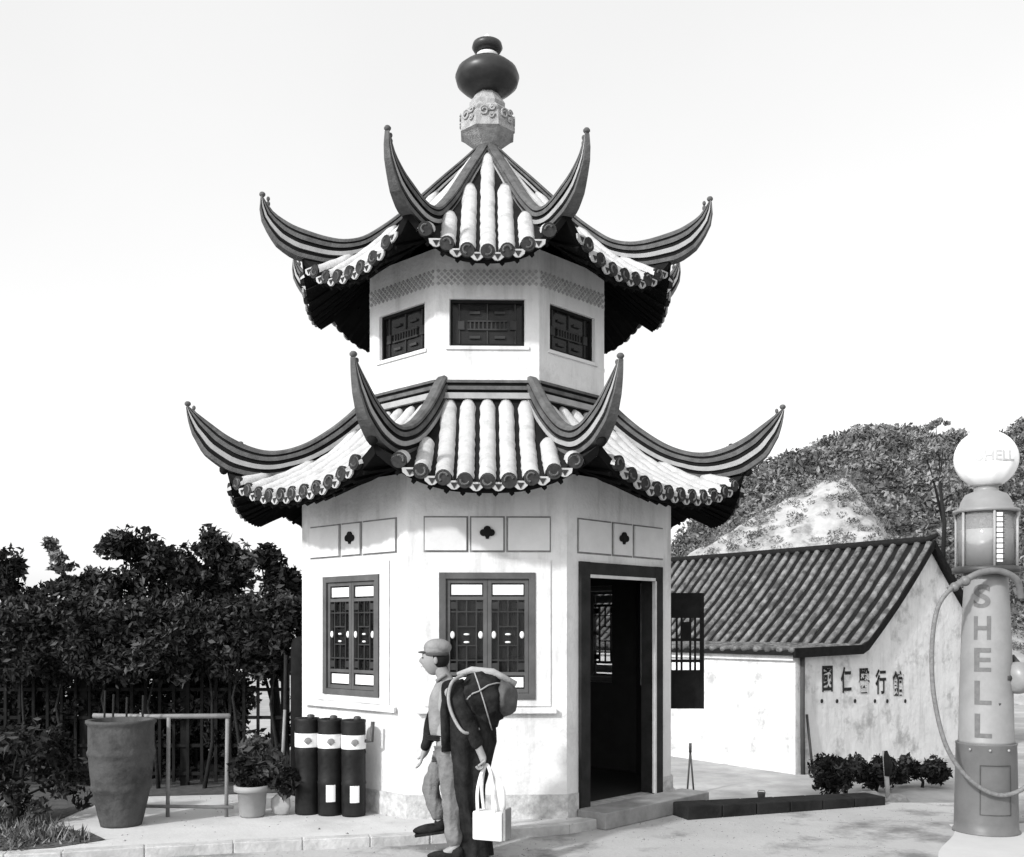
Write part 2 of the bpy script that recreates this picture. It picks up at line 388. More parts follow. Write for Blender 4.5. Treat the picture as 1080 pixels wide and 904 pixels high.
# frieze: three panels per facet with a dark leaf ornament in the middle one
M_line = mat('frieze_groove_shadow', .20, .9, .3, 10)  # grey border strip, groove shadow put into the colour
M_fp = mat('frieze_panel_plaster', .60, .9, .06, 6, .15, 30)
for i in (7, 0, 1):
    W_ = LW.L(i)/2-.16
    for (u0, u1, mid) in ((-W_, -.185, 0), (-.14, .14, 1), (.185, W_, 0)):
        g = MB(); LW.slabp(g, i, u0-.016, u1+.016, 2.372, 2.694, -.003, -.0005, 1); LW.slabp(g, i, u0, u1, 2.388, 2.678, -.020, -.0035, 0)
        go = g.build('frieze_panel', [M_fp, M_line], pav)
        if mid:
            ob = MB(); Mx = LW.frame(i)
            for q, (cx, cz, r) in enumerate(((-.036, 2.545, .031), (.036, 2.545, .031), (0, 2.572, .034), (0, 2.535, .03))):
                ob.prism([(cx+r*cos(2*pi*k/16), cz+r*sin(2*pi*k/16)) for k in range(16)], -.036-q*.001, -.0205, 0, Mx)
            ob.prism([(-.026, 2.53), (.026, 2.53), (.012, 2.49), (-.012, 2.49)], -.0345, -.0205, 0, Mx)
            ob.build('leaf_ornament', M_dark, go)

# --- lattice windows
def lattice_leaf(mb, x0, x1, z0, z1, y, M, full=True):
    """one casement leaf: mi0 frame, mi1 rosettes; y = plane"""
    t = .035
    mb.box(x0, x0+t, y-.018, y+.018, z0, z1, 0, M); mb.box(x1-t, x1, y-.018, y+.018, z0, z1, 0, M)
    for za, zb in ((z0, z0+t), (z1-t, z1), (z0+.155, z0+.185), (z1-.185, z1-.155)):
        mb.box(x0+t, x1-t, y-.016, y+.016, za, zb, 0, M)
    # inner border of the dark field (mi 2)
    a0, a1, c0, c1 = x0+t, x1-t, z0+.185, z1-.185
    s = .012
    for xx in (a0+.055, a1-.055-s): mb.box(xx, xx+s, y-.012, y+.012, c0, c1, 2, M)
    for zz in (c0+.10, c1-.10-s): mb.box(a0, a1, y-.011, y+.011, zz, zz+s, 2, M)
    xm = (a0+a1)/2
    for zz in (c0+.02, c1-.08):
        for xx in (a0, a1-.055): mb.box(xx+.0, xx+.055, y-.0125, y+.0125, zz, zz+.06, 2, M)
    zm = (c0+c1)/2
    for dz in (-.09, .09-s): mb.box(a0+.055, a1-.055, y-.010, y+.010, zm+dz, zm+dz+s, 2, M)
    mb.box(xm-s/2, xm+s/2, y-.0095, y+.0095, c0, zm-.09, 2, M); mb.box(xm-s/2, xm+s/2, y-.0095, y+.0095, zm+.09, c1, 2, M)
    for xx in (a0+.022, a1-.022): mb.ball((xx, y-.012, zm+.01), (.022, .012, .034), 8, 1, M)
    for dz in (-.035, .035): mb.ball((xm, y-.012, zm-.02+dz), (.028, .01, .010), 8, 1, M)
def win_lower(i, leaves_closed=(1, 1)):
    Mx = LW.frame(i); u0, u1, z0, z1 = WIN; t = .055
    b = MB()
    b.box(u0, u0+t, -.028, .09, z0, z1, 0, Mx); b.box(u1-t, u1, -.028, .09, z0, z1, 0, Mx)
    b.box(u0+t, u1-t, -.026, .09, z0, z0+t, 0, Mx); b.box(u0+t, u1-t, -.026, .09, z1-t, z1, 0, Mx)
    fr = b.build('window', M_frame, pav)
    um = (u0+u1)/2
    for k, (a, c) in enumerate(((u0+t+.003, um-.002), (um+.002, u1-t-.003))):
        if not leaves_closed[k]: continue
        l = MB(); lattice_leaf(l, a, c, z0+t+.003, z1-t-.003, .012, Mx); l.build('casement', [M_frame, M_panelw, M_lat], fr)
        for za in (z0+t+.052, z1-t-.142):
            p = MB(); p.box(a+.045, c-.045, .008, .016, za, za+.09, 0, Mx); p.build('white_panel', M_panelw, fr)
        g = MB(); g.box(a+.03, c-.03, .034, .038, z0+t+.03, z1-t-.03, 0, Mx); g.build('glass_pane', M_glass, fr)
    return fr
for i in (0, 7, 3, 5, 6): win_lower(i)
fr2 = win_lower(2, (0, 1))
# open casement swung out from the right side window
h_ = LW.frame(2) @ Vector((WIN[0]+.02, -.02, 0))
ang = radians(-3)
Mo = Matrix.Translation(h_) @ Matrix.Rotation(ang, 4, 'Z')
oc = MB(); z0, z1 = .86, 2.06
oc.box(.0, .04, -.02, .02, z0, z1, 0, Mo); oc.box(.335, .375, -.02, .02, z0, z1, 0, Mo)
for za, zb in ((z0, z0+.40), (z1-.26, z1), (z1-.50, z1-.47), (z1-.72, z1-.69)): oc.box(.04, .335, -.016, .016, za, zb, 0, Mo)
for xx in (.085, .135, .225, .275): oc.box(xx, xx+.02, -.012, .012, z0+.40, z1-.26, 0, Mo)
oc.box(.135, .245, -.0125, .0125, z1-.50, z1-.30, 0, Mo)
oc.box(-.01, .03, -.035, .035, z0-.42, z0, 0, Mo)
oc.build('open_casement', M_dark, fr2)

# --- door
Mx = LW.frame(1); b = MB(); t = .13
b.box(DU0, DU0+t, -.035, .0, .06, 2.30, 0, Mx); b.box(DU0+.0, DU0+t-.02, .0, .15, .06, 2.30, 0, Mx)
b.box(DU1-t, DU1, -.035, .0, .06, 2.30, 0, Mx); b.box(DU1-t+.02, DU1, .0, .15, .06, 2.30, 0, Mx)
b.box(DU0+t, DU1-t, -.033, .15, 2.17, 2.298, 0, Mx)
df = b.build('door_frame', mat('dark_door_wood', .022, .7, .4, 6, spec=.08), pav)
b = MB()
b.box(DU0+t, DU1-t, -.040, -.034, 2.155, 2.185, 0, Mx); b.box(DU1-t-.002, DU1-t+.022, -.037, .0, .07, 2.155, 0, Mx)
b.build('pale_bar_lit_jamb', mat('pale_bar_lit_jamb_paint', .5), df)  # transom bar and jamb strip; the jamb strip paints a sunlit reveal
b = MB(); b.box(DU0+.02, DU1-.02, -.05, .15, .0, .062, 0, Mx); b.build('threshold', M_plinth, df)
# door leaf, folded inwards against the left jamb
hL = Mx @ Vector((DU0+t+.01, .15, 0))
Ml = Matrix.Translation(hL) @ Matrix.Rotation(radians(100)+atan2(Mx[1][0], Mx[0][0]), 4, 'Z')
b = MB(); W2 = .80
b.box(0, .06, -.02, .02, .07, 2.14, 0, Ml); b.box(W2-.06, W2, -.02, .02, .07, 2.14, 0, Ml)
for za, zb in ((.07, .16), (.55, .85), (1.85, 2.14)): b.box(.06, W2-.06, -.018, .018, za, zb, 0, Ml)
b.box(.06, W2-.06, -.008, .008, .16, .55, 0, Ml)
for k in range(5): b.box(.16+k*.13, .175+k*.13, -.01, .01, .85, 1.85, 0, Ml)
for k in range(4): b.box(.06, W2-.06, -.009, .009, 1.02+k*.2, 1.035+k*.2, 0, Ml)
b.build('door_leaf', M_dark, df)
# step; stone darkened to carry the riser's shade
st = MB(); Ms = LW.frame(1)
st.box(-.70, .95, -.36, -.03, -.08, .07, 0, Ms)
so_ = st.build('step', mat('shade_dark_step_stone', .22, .9, .3, 5, .3), pav, bevel=.01)

# --- roofs
def roof(name, p, q, t0, te, hip, thick, zmid, spacing, rr, tip_orn, cornerz):
    """hip: table t->top z; thick: table t->thickness; zmid: table t->z at facet centre; cornerz: t->z of the tile surface at the hip"""
    rb = MB()   # 0 pan 1 roll 2 disc 3 drip 4 soffit
    facets = []
    dirs = [Vector((x, y, 0)) for x, y in poly8(p, q)]
    def zs(t, v): return lin(zmid, t)+(interp(cornerz, t)-lin(zmid, t))*abs(min(1, max(-1, v)))**2.6
    for i in range(8):
        a, c = dirs[i], dirs[(i+1) % 8]; mid = (a+c)/2; D = mid.length; n = mid.normalized(); e = (c-a).normalized(); W = (c-a).length/2
        NT, NV = 14, 20; vs = []; fs = []
        for j in range(NT+1):
            t = t0+(te-t0)*j/NT
            for k in range(NV+1):
                v = -1+2*k/NV; pnt = n*D*t+e*W*t*v; pnt.z = zs(t, v); vs.append(pnt)
        for j in range(NT):
            for k in range(NV): s_ = j*(NV+1)+k; fs.append((s_, s_+1, s_+NV+2, s_+NV+1))
        rb.raw(vs, fs, 0, None, True)
        # soffit and fascia
        vs2 = []
        for j in range(NT+1):
            t = t0+(te-t0)*j/NT
            for k in range(NV+1):
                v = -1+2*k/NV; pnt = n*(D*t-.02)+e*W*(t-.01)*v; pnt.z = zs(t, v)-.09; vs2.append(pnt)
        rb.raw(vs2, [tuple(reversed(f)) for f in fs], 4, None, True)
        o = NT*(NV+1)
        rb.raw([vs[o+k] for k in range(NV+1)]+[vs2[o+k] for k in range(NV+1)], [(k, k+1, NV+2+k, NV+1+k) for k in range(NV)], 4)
        # rafters under the eave
        nr = int(W*te*2/.14)
        for k in range(nr+1):
            x = -W*te+.05+(2*W*te-.1)*k/nr
            ts = max(te*.55, abs(x)/W+.02)
            if ts > te-.05: continue
            pts = []
            for s2 in range(4):
                t = ts+(te-.012-ts)*s2/3; pt_ = n*D*t+e*x; pt_.z = zs(t, x/(W*t))-.115; pts.append(pt_)
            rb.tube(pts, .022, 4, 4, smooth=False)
        # rolls
        nroll = int((W*te-.06)/spacing)
        xs = [k*spacing for k in range(-nroll, nroll+1)]
        for x in xs:
            tsr = max(t0+.015, (abs(x)+.075)/W)
            if tsr > te-.06: continue
            jx = random.uniform(-.006, .006)
            N = max(4, int((te-tsr)*D/.075)); R = rr*random.uniform(.95, 1.04); vv = []; ff = []; K = 8
            for j in range(N+1):
                t = tsr+(te+.012-tsr)*j/N
                wob = random.uniform(-.003, .003)
                z = zs(min(t, te), x/(W*t))-(t-te if t > te else 0)*.6
                c0 = n*D*t+e*(x+jx+wob)
                rj = R*(1+.075*(j % 2))
                if j == 0: rj *= .72
                for k in range(K+1):
                    an = pi*k/K; vv.append(c0+e*(rj*cos(an))+Vector((0, 0, z-.01+rj*1.0*sin(an))))
            for j in range(N):
                for k in range(K): s_ = j*(K+1)+k; ff.append((s_, s_+K+1, s_+K+2, s_+1))
            ff.append(tuple(range(K+1)))
            rb.raw(vv, ff, 1, None, True)
            # round moulded end
            c0 = n*(D*te+.02)+e*(x+jx); c0.z = zs(te, x/(W*te))+.006
            X = e; Z = Vector((0, 0, 1)); Y = -n
            Mt = Matrix(((X.x, Y.x, Z.x, c0.x), (X.y, Y.y, Z.y, c0.y), (X.z, Y.z, Z.z, c0.z), (0, 0, 0, 1)))
            def disc(r0, y0, y1, mi, cx=0, cz=0, n_=14):
                rb.prism([(cx+r0*cos(2*pi*k/n_), cz+r0*sin(2*pi*k/n_)) for k in range(n_)], y0, y1, mi, Mt)
            disc(rr*.9, -.012, .03, 2)
            a0_ = random.random()*6
            arc = [Mt @ Vector((rr*.5*cos(a0_+q*.6), -.016, rr*.5*sin(a0_+q*.6))) for q in range(random.randint(5, 8))]
            rb.tube(arc, rr*.13, 4, 5, smooth=False)
        # drip tiles between rolls
        for x in [q_+spacing/2 for q_ in xs[:-1]]:
            z = zs(te, x/(W*te)); c0 = n*(D*te+.015)+e*x; c0.z = z
            X = e; Z = Vector((0, 0, 1)); Y = -n
            Mt = Matrix(((X.x, Y.x, Z.x, c0.x), (X.y, Y.y, Z.y, c0.y), (X.z, Y.z, Z.z, c0.z), (0, 0, 0, 1)))
            ww = spacing*.36
            rb.prism([(-ww, -.005), (-ww*.9, -.045), (-ww*.35, -.075), (0, -.08), (ww*.35, -.075), (ww*.9, -.045), (ww, -.005)], -.012, .006, 3, Mt)
            rb.prism([(-ww*.45, -.022), (0, -.07), (ww*.45, -.022)], -.018, -.0125, 2, Mt)
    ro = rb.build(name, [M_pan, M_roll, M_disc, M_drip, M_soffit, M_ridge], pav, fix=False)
    # hip ridges
    sec = [(0, .95), (.14, .95, ), (.15, .72), (.27, .72), (.28, 1.0), (.44, 1.0), (.45, .68), (.58, .68), (.59, .92), (.74, .92), (.75, .66), (.82, .66), (.83, .8), (.93, .78), (1., .4)]
    secm = [0, 1, 1, 0, 2, 0, 1, 1, 0, 0, 1, 1, 0, 0]
    for i, d in enumerate(dirs):
        hb = MB(); N = 46; rad = d.length; dn = d.normalized(); side = Vector((-dn.y, dn.x, 0))
        top = []
        for j in range(N+1):
            t = hip[0][0]+(1-hip[0][0])*j/N; top.append((t*rad, interp(hip, t), t))
        rings = []
        for j, (r_, z_, t) in enumerate(top):
            a_, c_ = top[max(j-1, 0)], top[min(j+1, N)]
            tx, tz = c_[0]-a_[0], c_[1]-a_[1]; l = sqrt(tx*tx+tz*tz); tx /= l; tz /= l
            nx, nz = tz, -tx       # pointing down / outwards
            th = lin(thick, t); hw = .068*(1 if t < .84 else max(.28, 1-(t-.84)*4.4))
            ring = []
            for h, wv in sec:
                k = (1-h)*th
                ring.append((r_+nx*k, z_+nz*k, hw*wv))
            rings.append(ring)
        K = len(sec); vs = []
        for ring in rings:
            for (r_, z_, hw) in ring: vs.append(dn*r_+side*hw+Vector((0, 0, z_)))
            for (r_, z_, hw) in reversed(ring): vs.append(dn*r_-side*hw+Vector((0, 0, z_)))
        K2 = 2*K
        for j in range(N):
            for k in range(K2):
                k2 = (k+1) % K2
                mi = secm[k] if k < K-1 else (0 if k in (K-1, K2-1) else secm[K2-2-k])
                hb.raw([], [], 0)
                hb.f.append((j*K2+k, j*K2+k2, (j+1)*K2+k2, (j+1)*K2+k)); hb.mi.append(mi); hb.sm.append(False)
        hb.v = [tuple(v) for v in vs]
        hb.f.append(tuple(range(K2))); hb.mi.append(0); hb.sm.append(False)
        hb.f.append(tuple(N*K2+k for k in range(K2))); hb.mi.append(0); hb.sm.append(False)
        # curled finial at the tip and small leaves along the outer edge
        if tip_orn:
            tp = dn*(rad*.995)+Vector((0, 0, interp(hip, 1)))
            hb.ball(tp+Vector((0, 0, .015))+dn*.012, (.032, .032, .026), 8, 0)
            hb.ball(tp-Vector((0, 0, .02))-dn*.045, (.018, .018, .024), 8, 0)
            hb.ball(tp-Vector((0, 0, .07))-dn*.045, (.02, .02, .03), 8, 0)
        # mask tile at the root of the flying corner
        t = te; pz = interp(cornerz, te)
        bp = dn*(rad*te+.03)+Vector((0, 0, pz+.02)); hb.ball(bp, (.045, .045, .05), 8, 1)
        hb.build('hip_ridge', [M_ridge, M_ridge_d, M_ridge_l], ro, fix=True)
    return ro
lower_hip = [(.40, 4.14), (.432, 4.06), (.49, 3.88), (.55, 3.72), (.63, 3.555), (.70, 3.47), (.76, 3.45), (.82, 3.49), (.88, 3.575), (.93, 3.68), (.97, 3.77), (1.0, 3.84)]
lower_th = [(.40, .26), (.7, .24), (.84, .31), (.9, .28), (.95, .19), (.98, .10), (1, .02)]
lz = [(.40, 3.92), (.45, 3.78), (.58, 3.42), (.72, 3.14), (.88, 2.90)]
lc = [(.40, 3.92), (.5, 3.60), (.6, 3.36), (.7, 3.24), (.78, 3.19), (.88, 3.22)]
roof('lower_roof', 1.0565, 2.887, .41, .88, lower_hip, lower_th, lz, .182, .074, True, lc)
upper_hip = [(.03, 6.90), (.12, 6.68), (.22, 6.45), (.308, 6.242), (.42, 5.98), (.50, 5.82), (.58, 5.69), (.66, 5.635), (.73, 5.635), (.80, 5.66), (.87, 5.70), (.92, 5.755), (.96, 5.82), (1.0, 5.95)]
upper_th = [(.03, .10), (.25, .13), (.5, .18), (.66, .24), (.72, .27), (.84, .30), (.9, .26), (.95, .17), (.98, .09), (1, .02)]
uz = [(.03, 6.82), (.12, 6.59), (.25, 6.24), (.4, 5.90), (.55, 5.58), (.7, 5.29), (.84, 5.04)]
uc = [(.03, 6.80), (.2, 6.42), (.4, 5.93), (.55, 5.61), (.66, 5.43), (.75, 5.39), (.84, 5.43)]
roof('upper_roof', .852, 2.214, .03, .84, upper_hip, upper_th, uz, .182, .074, True, uc)

# upper storey
UW = Wall8(.497, 1.20); ub = MB()
for i in range(8): wall_with(UW, ub, i, 3.6, 5.32, (-.363, .363, 4.39, 4.84) if i in (0, 4) else (-.345, .345, 4.39, 4.84), .10)
ub.build('upper_wall', [M_white, M_inner], pav)
for i in range(8):
    Mx = UW.frame(i); h = .363 if i in (0, 4) else .345
    b = MB(); t = .03
    b.box(-h, -h+t, .03, .08, 4.39, 4.84, 0, Mx); b.box(h-t, h, .03, .08, 4.39, 4.84, 0, Mx)
    b.box(-h+t, h-t, .03, .08, 4.39, 4.39+t, 0, Mx); b.box(-h+t, h-t, .03, .08, 4.84-t, 4.84, 0, Mx)
    g = b.build('upper_window', M_dark, pav)
    b = MB(); b.box(-h+t, h-t, .066, .07, 4.39+t, 4.84-t, 0, Mx); b.build('glass_pane', glass('upper_glass', .9, .02) if i == 0 else bpy.data.materials['upper_glass'], g)
    b = MB()
    for (x0, x1, za, zb) in ((-.19, .19, 4.555, 4.57), (-.19, .19, 4.635, 4.65), (-.28, -.22, 4.56, 4.645), (.22, .28, 4.56, 4.645), (-.17, -.07, 4.71, 4.735), (.07, .17, 4.71, 4.735), (-.17, -.07, 4.475, 4.50), (.07, .17, 4.475, 4.50)):
        b.box(x0, x1, .045, .06, za, zb, 0, Mx)
    for k in range(9): b.box(-.17+k*.0405, -.155+k*.0405, .046, .059, 4.57, 4.635, 0, Mx)
    for xx in (-h+.09, h-.10, -.005): b.box(xx, xx+.01, .05, .064, 4.42, 4.555, 0, Mx); b.box(xx, xx+.01, .05, .064, 4.65, 4.81, 0, Mx)
    b.build('lattice', mat('dim_lattice_wood', .045, .8, spec=.08), g)
    b = MB(); UW.slabp(b, i, -h-.03, h+.03, 4.355, 4.388, -.018, .03); b.build('upper_sill', M_white, pav)
# small grey lozenges added for the stippled shade under the upper eave
for i in range(8):
    b = MB(); Mx = UW.frame(i); hw_ = UW.L(i)/2-.03; nn = int(2*hw_/.062)
    for r_ in range(5):
        for q in range(nn+(r_ % 2 == 0)):
            cx = -hw_+(q+(0 if r_ % 2 == 0 else .5))*(2*hw_/nn); cz = 4.985+r_*.030
            if abs(cx) > hw_+.001: continue
            b.prism([(cx-.020, cz), (cx, cz-.019), (cx+.020, cz), (cx, cz+.019)], -.008, -.0005, 0, Mx)
    b.build('eave_shade_lozenges', mat('eave_shade_grey', .33, .9, .3, 10), pav)
# layered ridge band round the foot of the upper storey
rb = MB()
for (d0, z0, z1, mi) in ((-.03, 4.035, 4.06, 0), (-.01, 4.00, 4.035, 1), (-.045, 3.965, 4.00, 0), (-.02, 3.93, 3.965, 1), (-.07, 3.875, 3.93, 2), (-.03, 3.80, 3.875, 1)):
    for i in range(8): UW.slabp(rb, i, -UW.L(i)/2, UW.L(i)/2, z0, z1, d0, -.0003, mi)
rb.build('ridge_band', [M_ridge, M_ridge_d, M_ridge_l], pav)

# finial
fb = MB()
fb.lathe([(.10, 6.78), (.27, 6.92), (.305, 6.94), (.30, 7.10), (.27, 7.12), (.275, 7.16), (.20, 7.22), (.205, 7.26), (.165, 7.32), (.13, 7.37), (.11, 7.40)], 8, 0, Matrix.Translation((0, 0, .03)), smooth=False, a0=pi/8)
for i in range(8):
    a = pi/4*i; Mt = Matrix.Rotation(a, 4, 'Z') @ Matrix.Translation((0, -.275, 7.09))
    for (r, cx, cz) in ((.055, -.03, .02), (.035, .055, .05), (.03, .05, -.03)):
        pts = [(cx+r*cos(u*.5)*(1-u*.035), 0-.012, cz+r*sin(u*.5)*(1-u*.035)) for u in range(20)]
        fb.tube(pts, .011, 6, 0, Mt)
fo = fb.build('finial', mat('carved_stone', .30, .9, .35, 14, .5), pav)
b = MB(); b.lathe([(.08, 7.41), (.17, 7.425), (.26, 7.47), (.325, 7.53), (.345, 7.60), (.32, 7.67), (.25, 7.73), (.16, 7.77), (.10, 7.785)], 32); b.build('glazed_ball', M_glaze, fo)
b = MB(); b.lathe([(.10, 7.785), (.125, 7.81), (.115, 7.845), (.08, 7.865)], 24); b.lathe([(.09, 7.985), (.06, 8.01), (.03, 8.05), (.008, 8.07)], 20); b.build('neck', mat('pale_glaze', .6, .4), fo)
b = MB(); b.lathe([(.08, 7.865), (.14, 7.88), (.165, 7.92), (.155, 7.96), (.09, 7.985)], 28); b.build('small_ball', M_glaze, fo)

# ------------------------------------------------------------------ FAR HOUSE
def G(v): return Vector(v)
d1 = 25.0
P1 = at(978, 572, d1); uu = Vector((-.569, .822, 0)); ww = Vector((-.822, -.569, 0)); Lh = .1073*d1
E1 = P1+ww*Lh; zr = P1.z; ze = 1.25; E1.z = ze
E3 = P1-ww*Lh; E3.z = ze; DL = 12.5
house = empty('tile_roofed_house', (P1.x, P1.y, LOW), atan2(uu.y, uu.x), 'low white house with ribbed dark tile roof behind the kiosk door', 'house')
# local frame: x along the axis going away, y = left of it -> towards ww
yl = Vector((-uu.y, uu.x, 0))
HZ = zr-LOW; EZ = ze-LOW
hb = MB()
# side wall (towards ww = +y in local frame if yl == ww)
sg = 1 if yl.dot(ww) > 0 else -1
def hx(x, y, z): return (x, y*sg, z)
def hbox(mb, x0, x1, y0, y1, z0, z1, mi=0): mb.box(x0, x1, min(y0*sg, y1*sg), max(y0*sg, y1*sg), z0, z1, mi)
XL = 2.22; EW = EZ-.13
hbox(hb, 0, DL, Lh+XL-.25, Lh+XL, -.05, EW)
gb = MB()
def gable(mb, x0, x1):
    pr = [(-Lh+.01, -.05), (Lh+XL-.002, -.05), (Lh+XL-.002, EW), (Lh-.01, EZ-.12), (0, HZ-.12), (-Lh+.01, EZ-.12)]
    n = len(pr); vs = [hx(x0, a, z) for a, z in pr]+[hx(x1, a, z) for a, z in pr]
    mb.raw(vs, [tuple(range(n)), tuple(range(2*n-1, n-1, -1))]+[(i, i+n, (i+1) % n+n, (i+1) % n) for i in range(n)])
gable(hb, -.02, .25); gable(hb, DL-.25, DL); hbox(hb, .25, DL-.25, -Lh, -Lh+.25, -.05, EZ-.12)
hb.build('wall', M_wallold, house)
house['label'] = 'low white house with ribbed tile roof and painted characters on its end wall'
rb = MB(); ov = .38; sl_ = (HZ-EZ)/Lh; OX = -.16
for s2 in (1, -1):
    a0, a1 = 0, (Lh+XL+.22 if s2 == 1 else Lh+ov)
    N = 24; vs = []; fs = []
    def rz(a):
        if s2 == 1 and a > Lh: return EZ-.022*(a-Lh)
        return HZ-sl_*a+.10*sin(pi*min(1, a/Lh))*-1
    for j in range(N+1):
        a = a1*j/N
        for x in (OX, DL+.2): vs.append(hx(x, a*s2, rz(a)))
    for j in range(N): fs.append((2*j, 2*j+1, 2*j+3, 2*j+2))
    rb.raw(vs, fs, 0, None, True); rb.raw([(x, y, z-.10) for x, y, z in vs], [tuple(reversed(f)) for f in fs], 0, None, True)
    rb.raw([vs[2*N], vs[2*N+1], Vector(vs[2*N+1])-Vector((0, 0, .1)), Vector(vs[2*N])-Vector((0, 0, .1))], [(0, 1, 2, 3)], 0)
    x = OX+.06
    while x < DL+.15:
        pts = []; rr_ = []
        for j in range(30):
            a = .05+(a1-.03)*j/29
            pts.append(hx(x+random.uniform(-.012, .012), a*s2, rz(a)+.025+random.uniform(-.008, .008))); rr_.append(.085*random.uniform(.9, 1.08))
        rb.tube(pts, rr_, 7, 1, flat=.8); x += .335
    NVg = 24; vs = []
    for j in range(NVg+1):      # verge strip
        a = .02+(a1-.02)*j/NVg
        vs += [hx(OX-.05, a*s2, rz(a)+.06), hx(OX+.02, a*s2, rz(a)+.06), hx(OX+.02, a*s2, rz(a)-.15), hx(OX-.05, a*s2, rz(a)-.15)]
    rb.raw(vs, [(4*j+k, 4*j+(k+1) % 4, 4*j+4+(k+1) % 4, 4*j+4+k) for j in range(NVg) for k in range(4)]+[(4*NVg, 4*NVg+1, 4*NVg+2, 4*NVg+3)], 0)
ro = rb.build('roof', [mat('dark_pan_tile_old', .014, .95, .3, 8, spec=.05), mat('weathered_tile_roll', .17, .9, .5, 5, .3, v2=.06, mask=3.5, spec=.1)], house)
b = MB(); b.tube([(OX-.1, 0, HZ+.16), (OX+.15, 0, HZ+.06), (1, 0, HZ+.05), (DL*.5, 0, HZ+.03), (DL, 0, HZ+.06)], [.05, .09, .10, .10, .10], 8)
b.build('ridge', M_pan, ro)
b = MB(); hbox(b, -.03, DL, Lh+XL+.001, Lh+XL+.09, EW-.14, EW-.03); b.build('eave_moulding', M_wallold, house)
# end wall running on past the eave, same plaster, with the painted characters
Mh = Matrix.Translation(house.location) @ Matrix.Rotation(house.rotation_euler.z, 4, 'Z'); Mi = Mh.inverted()
def on_wall(px, py):      # ray to the end wall plane, in the house frame
    o_ = Mi @ Vector((0, 0, CAMZ)); e_ = Mi @ at(px, py, 30); d_ = e_-o_; t_ = (-.03-o_.x)/d_.x; return o_+d_*t_
M_ink = mat('faded_black_paint', .03, .95, .5, 30, spec=.05)
for ch, cx, cy, h in (('國', 872.8, 716, 28), ('仁', 892.5, 717, 28), ('醫', 911.5, 718, 27), ('行', 929, 719, 27), ('館', 947.3, 721, 27)):
    vs, fs = text_geo(ch, 1.0, .006, .02)
    if not vs: continue
    c0 = on_wall(cx-5.5, cy+h/2); c1 = on_wall(cx+5.5, cy-h/2)
    x0, x1 = min(v.x for v in vs), max(v.x for v in vs); z0_, z1_ = min(v.z for v in vs), max(v.z for v in vs)
    b = MB(); b.raw([(-.030+v.y*.5, c0.y+(c1.y-c0.y)*(v.x-x0)/(x1-x0), c0.z+(c1.z-c0.z)*(v.z-z0_)/(z1_-z0_)) for v in vs], fs)
    b.build('character', M_ink, house)
b = MB()
for cx in (867, 883, 902, 923, 936, 955):
    c = on_wall(cx, 739.5); b.ball((-.026, c.y, c.z), (.012, .05, .05), 8)
tag(b.build('row_of_dots', M_ink, house), None, None, None, 'stuff')
b = MB(); yy_ = (Lh+XL)*sg
b.tube([(-.10, yy_-.16*sg, 0), (-.11, yy_-.13*sg, 1.2), (-.09, yy_-.16*sg, 2.58)], .05, 8, 0); b.tube([(-.16, yy_-.42*sg, 0), (-.09, yy_-.3*sg, 1.3)], .03, 6, 0); b.build('drainpipe', mat('rusty_drainpipe', .05), house)

def bush(name, px, py, Y, wpx, hpx, label, n=900, size=.09, mats=None, group=None):
    c = at(px, py, Y); w_ = wpx/F*Y/2; h = hpx/F*Y
    bl = []
    for k in range(5): bl.append((random.uniform(-.6, .6)*w_, random.uniform(-.3, .3)*w_, h*random.uniform(.35, .6), w_*.5, w_*.4, h*.38))
    return plant(name, (c.x, c.y, LOW), bl, n, size, mats or LM, label, 'bush', group, trunk=.03)
bush('bush', 880, 822, 19.0, 80, 50, 'largest dark bush, leftmost at the foot of the lettered wall', 4000, .06)
bush('bush', 922, 818, 19.9, 64, 42, 'dark bush behind the leaning stake at the lettered wall', 3000, .06)
bush('bush', 972, 815, 20.4, 62, 34, 'low dark bush nearest the gas pump at the lettered wall', 2600, .06)
b = MB(); c0 = at(937, 815, 18.6); c1 = at(932, 765, 18.6)
b.tube([(0, 0, -.1), (-.03, 0, .45), ((c1.x-c0.x), 0, .95)], [.04, .045, .03], 8); b.tube([(-.03, -.02, .5), (-.02, -.05, .7), (-.06, 0, .95)], [.05, .08, .04], 7, 1)
o = b.build('wooden_stake', [mat('pale_wood', .4), M_bark]); o.location = (c0.x, c0.y, LOW); tag(o, 'leaning pale stake with a dark wrapped top between the bushes', 'stake')
# rubble, small stand, pail
def rock(px, py, Y, r, label):
    b = MB(); vs, fs = [], []
    bm = bmesh.new(); bmesh.ops.create_icosphere(bm, subdivisions=2, radius=1)
    sd_ = random.random()*50
    for v in bm.verts: v.co *= 1+.35*noise.noise(v.co*1.3+Vector((sd_, 0, 0)))
    b.raw([Vector((v.co.x*r, v.co.y*r*.8, v.co.z*r*.6+r*.3)) for v in bm.verts], [tuple(v.index for v in f.verts) for f in bm.faces]); bm.free()
    o = b.build('rock', mat('yard_stone', .28, .95, .3, 6, .5)); o.location = at(px, py, Y); o.location.z = LOW; tag(o, label, 'rock', 'rocks in the yard')
rock(915, 830, 18.6, .26, 'largest rock in the yard below the lettered wall')
rock(945, 831, 18.5, .2, 'rock at the foot of the leaning stake')
rock(893, 834, 18.4, .15, 'small rock at the left end of the rocks in the yard')
b = MB(); b.tube([(-.06, 0, 0), (0, 0, .85)], .018, 6); b.tube([(.07, 0, 0), (0, 0, .85)], .018, 6); b.box(-.2, .2, -.05, .05, 0, .03); b.tube([(0, 0, .8), (0, 0, .98)], .03, 6)
o = b.build('small_stand', M_iron); o.location = (at(728, 800, 19.6).x, 19.6, LOW); tag(o, 'thin dark easel stand in the yard beyond the open shutter', 'stand')
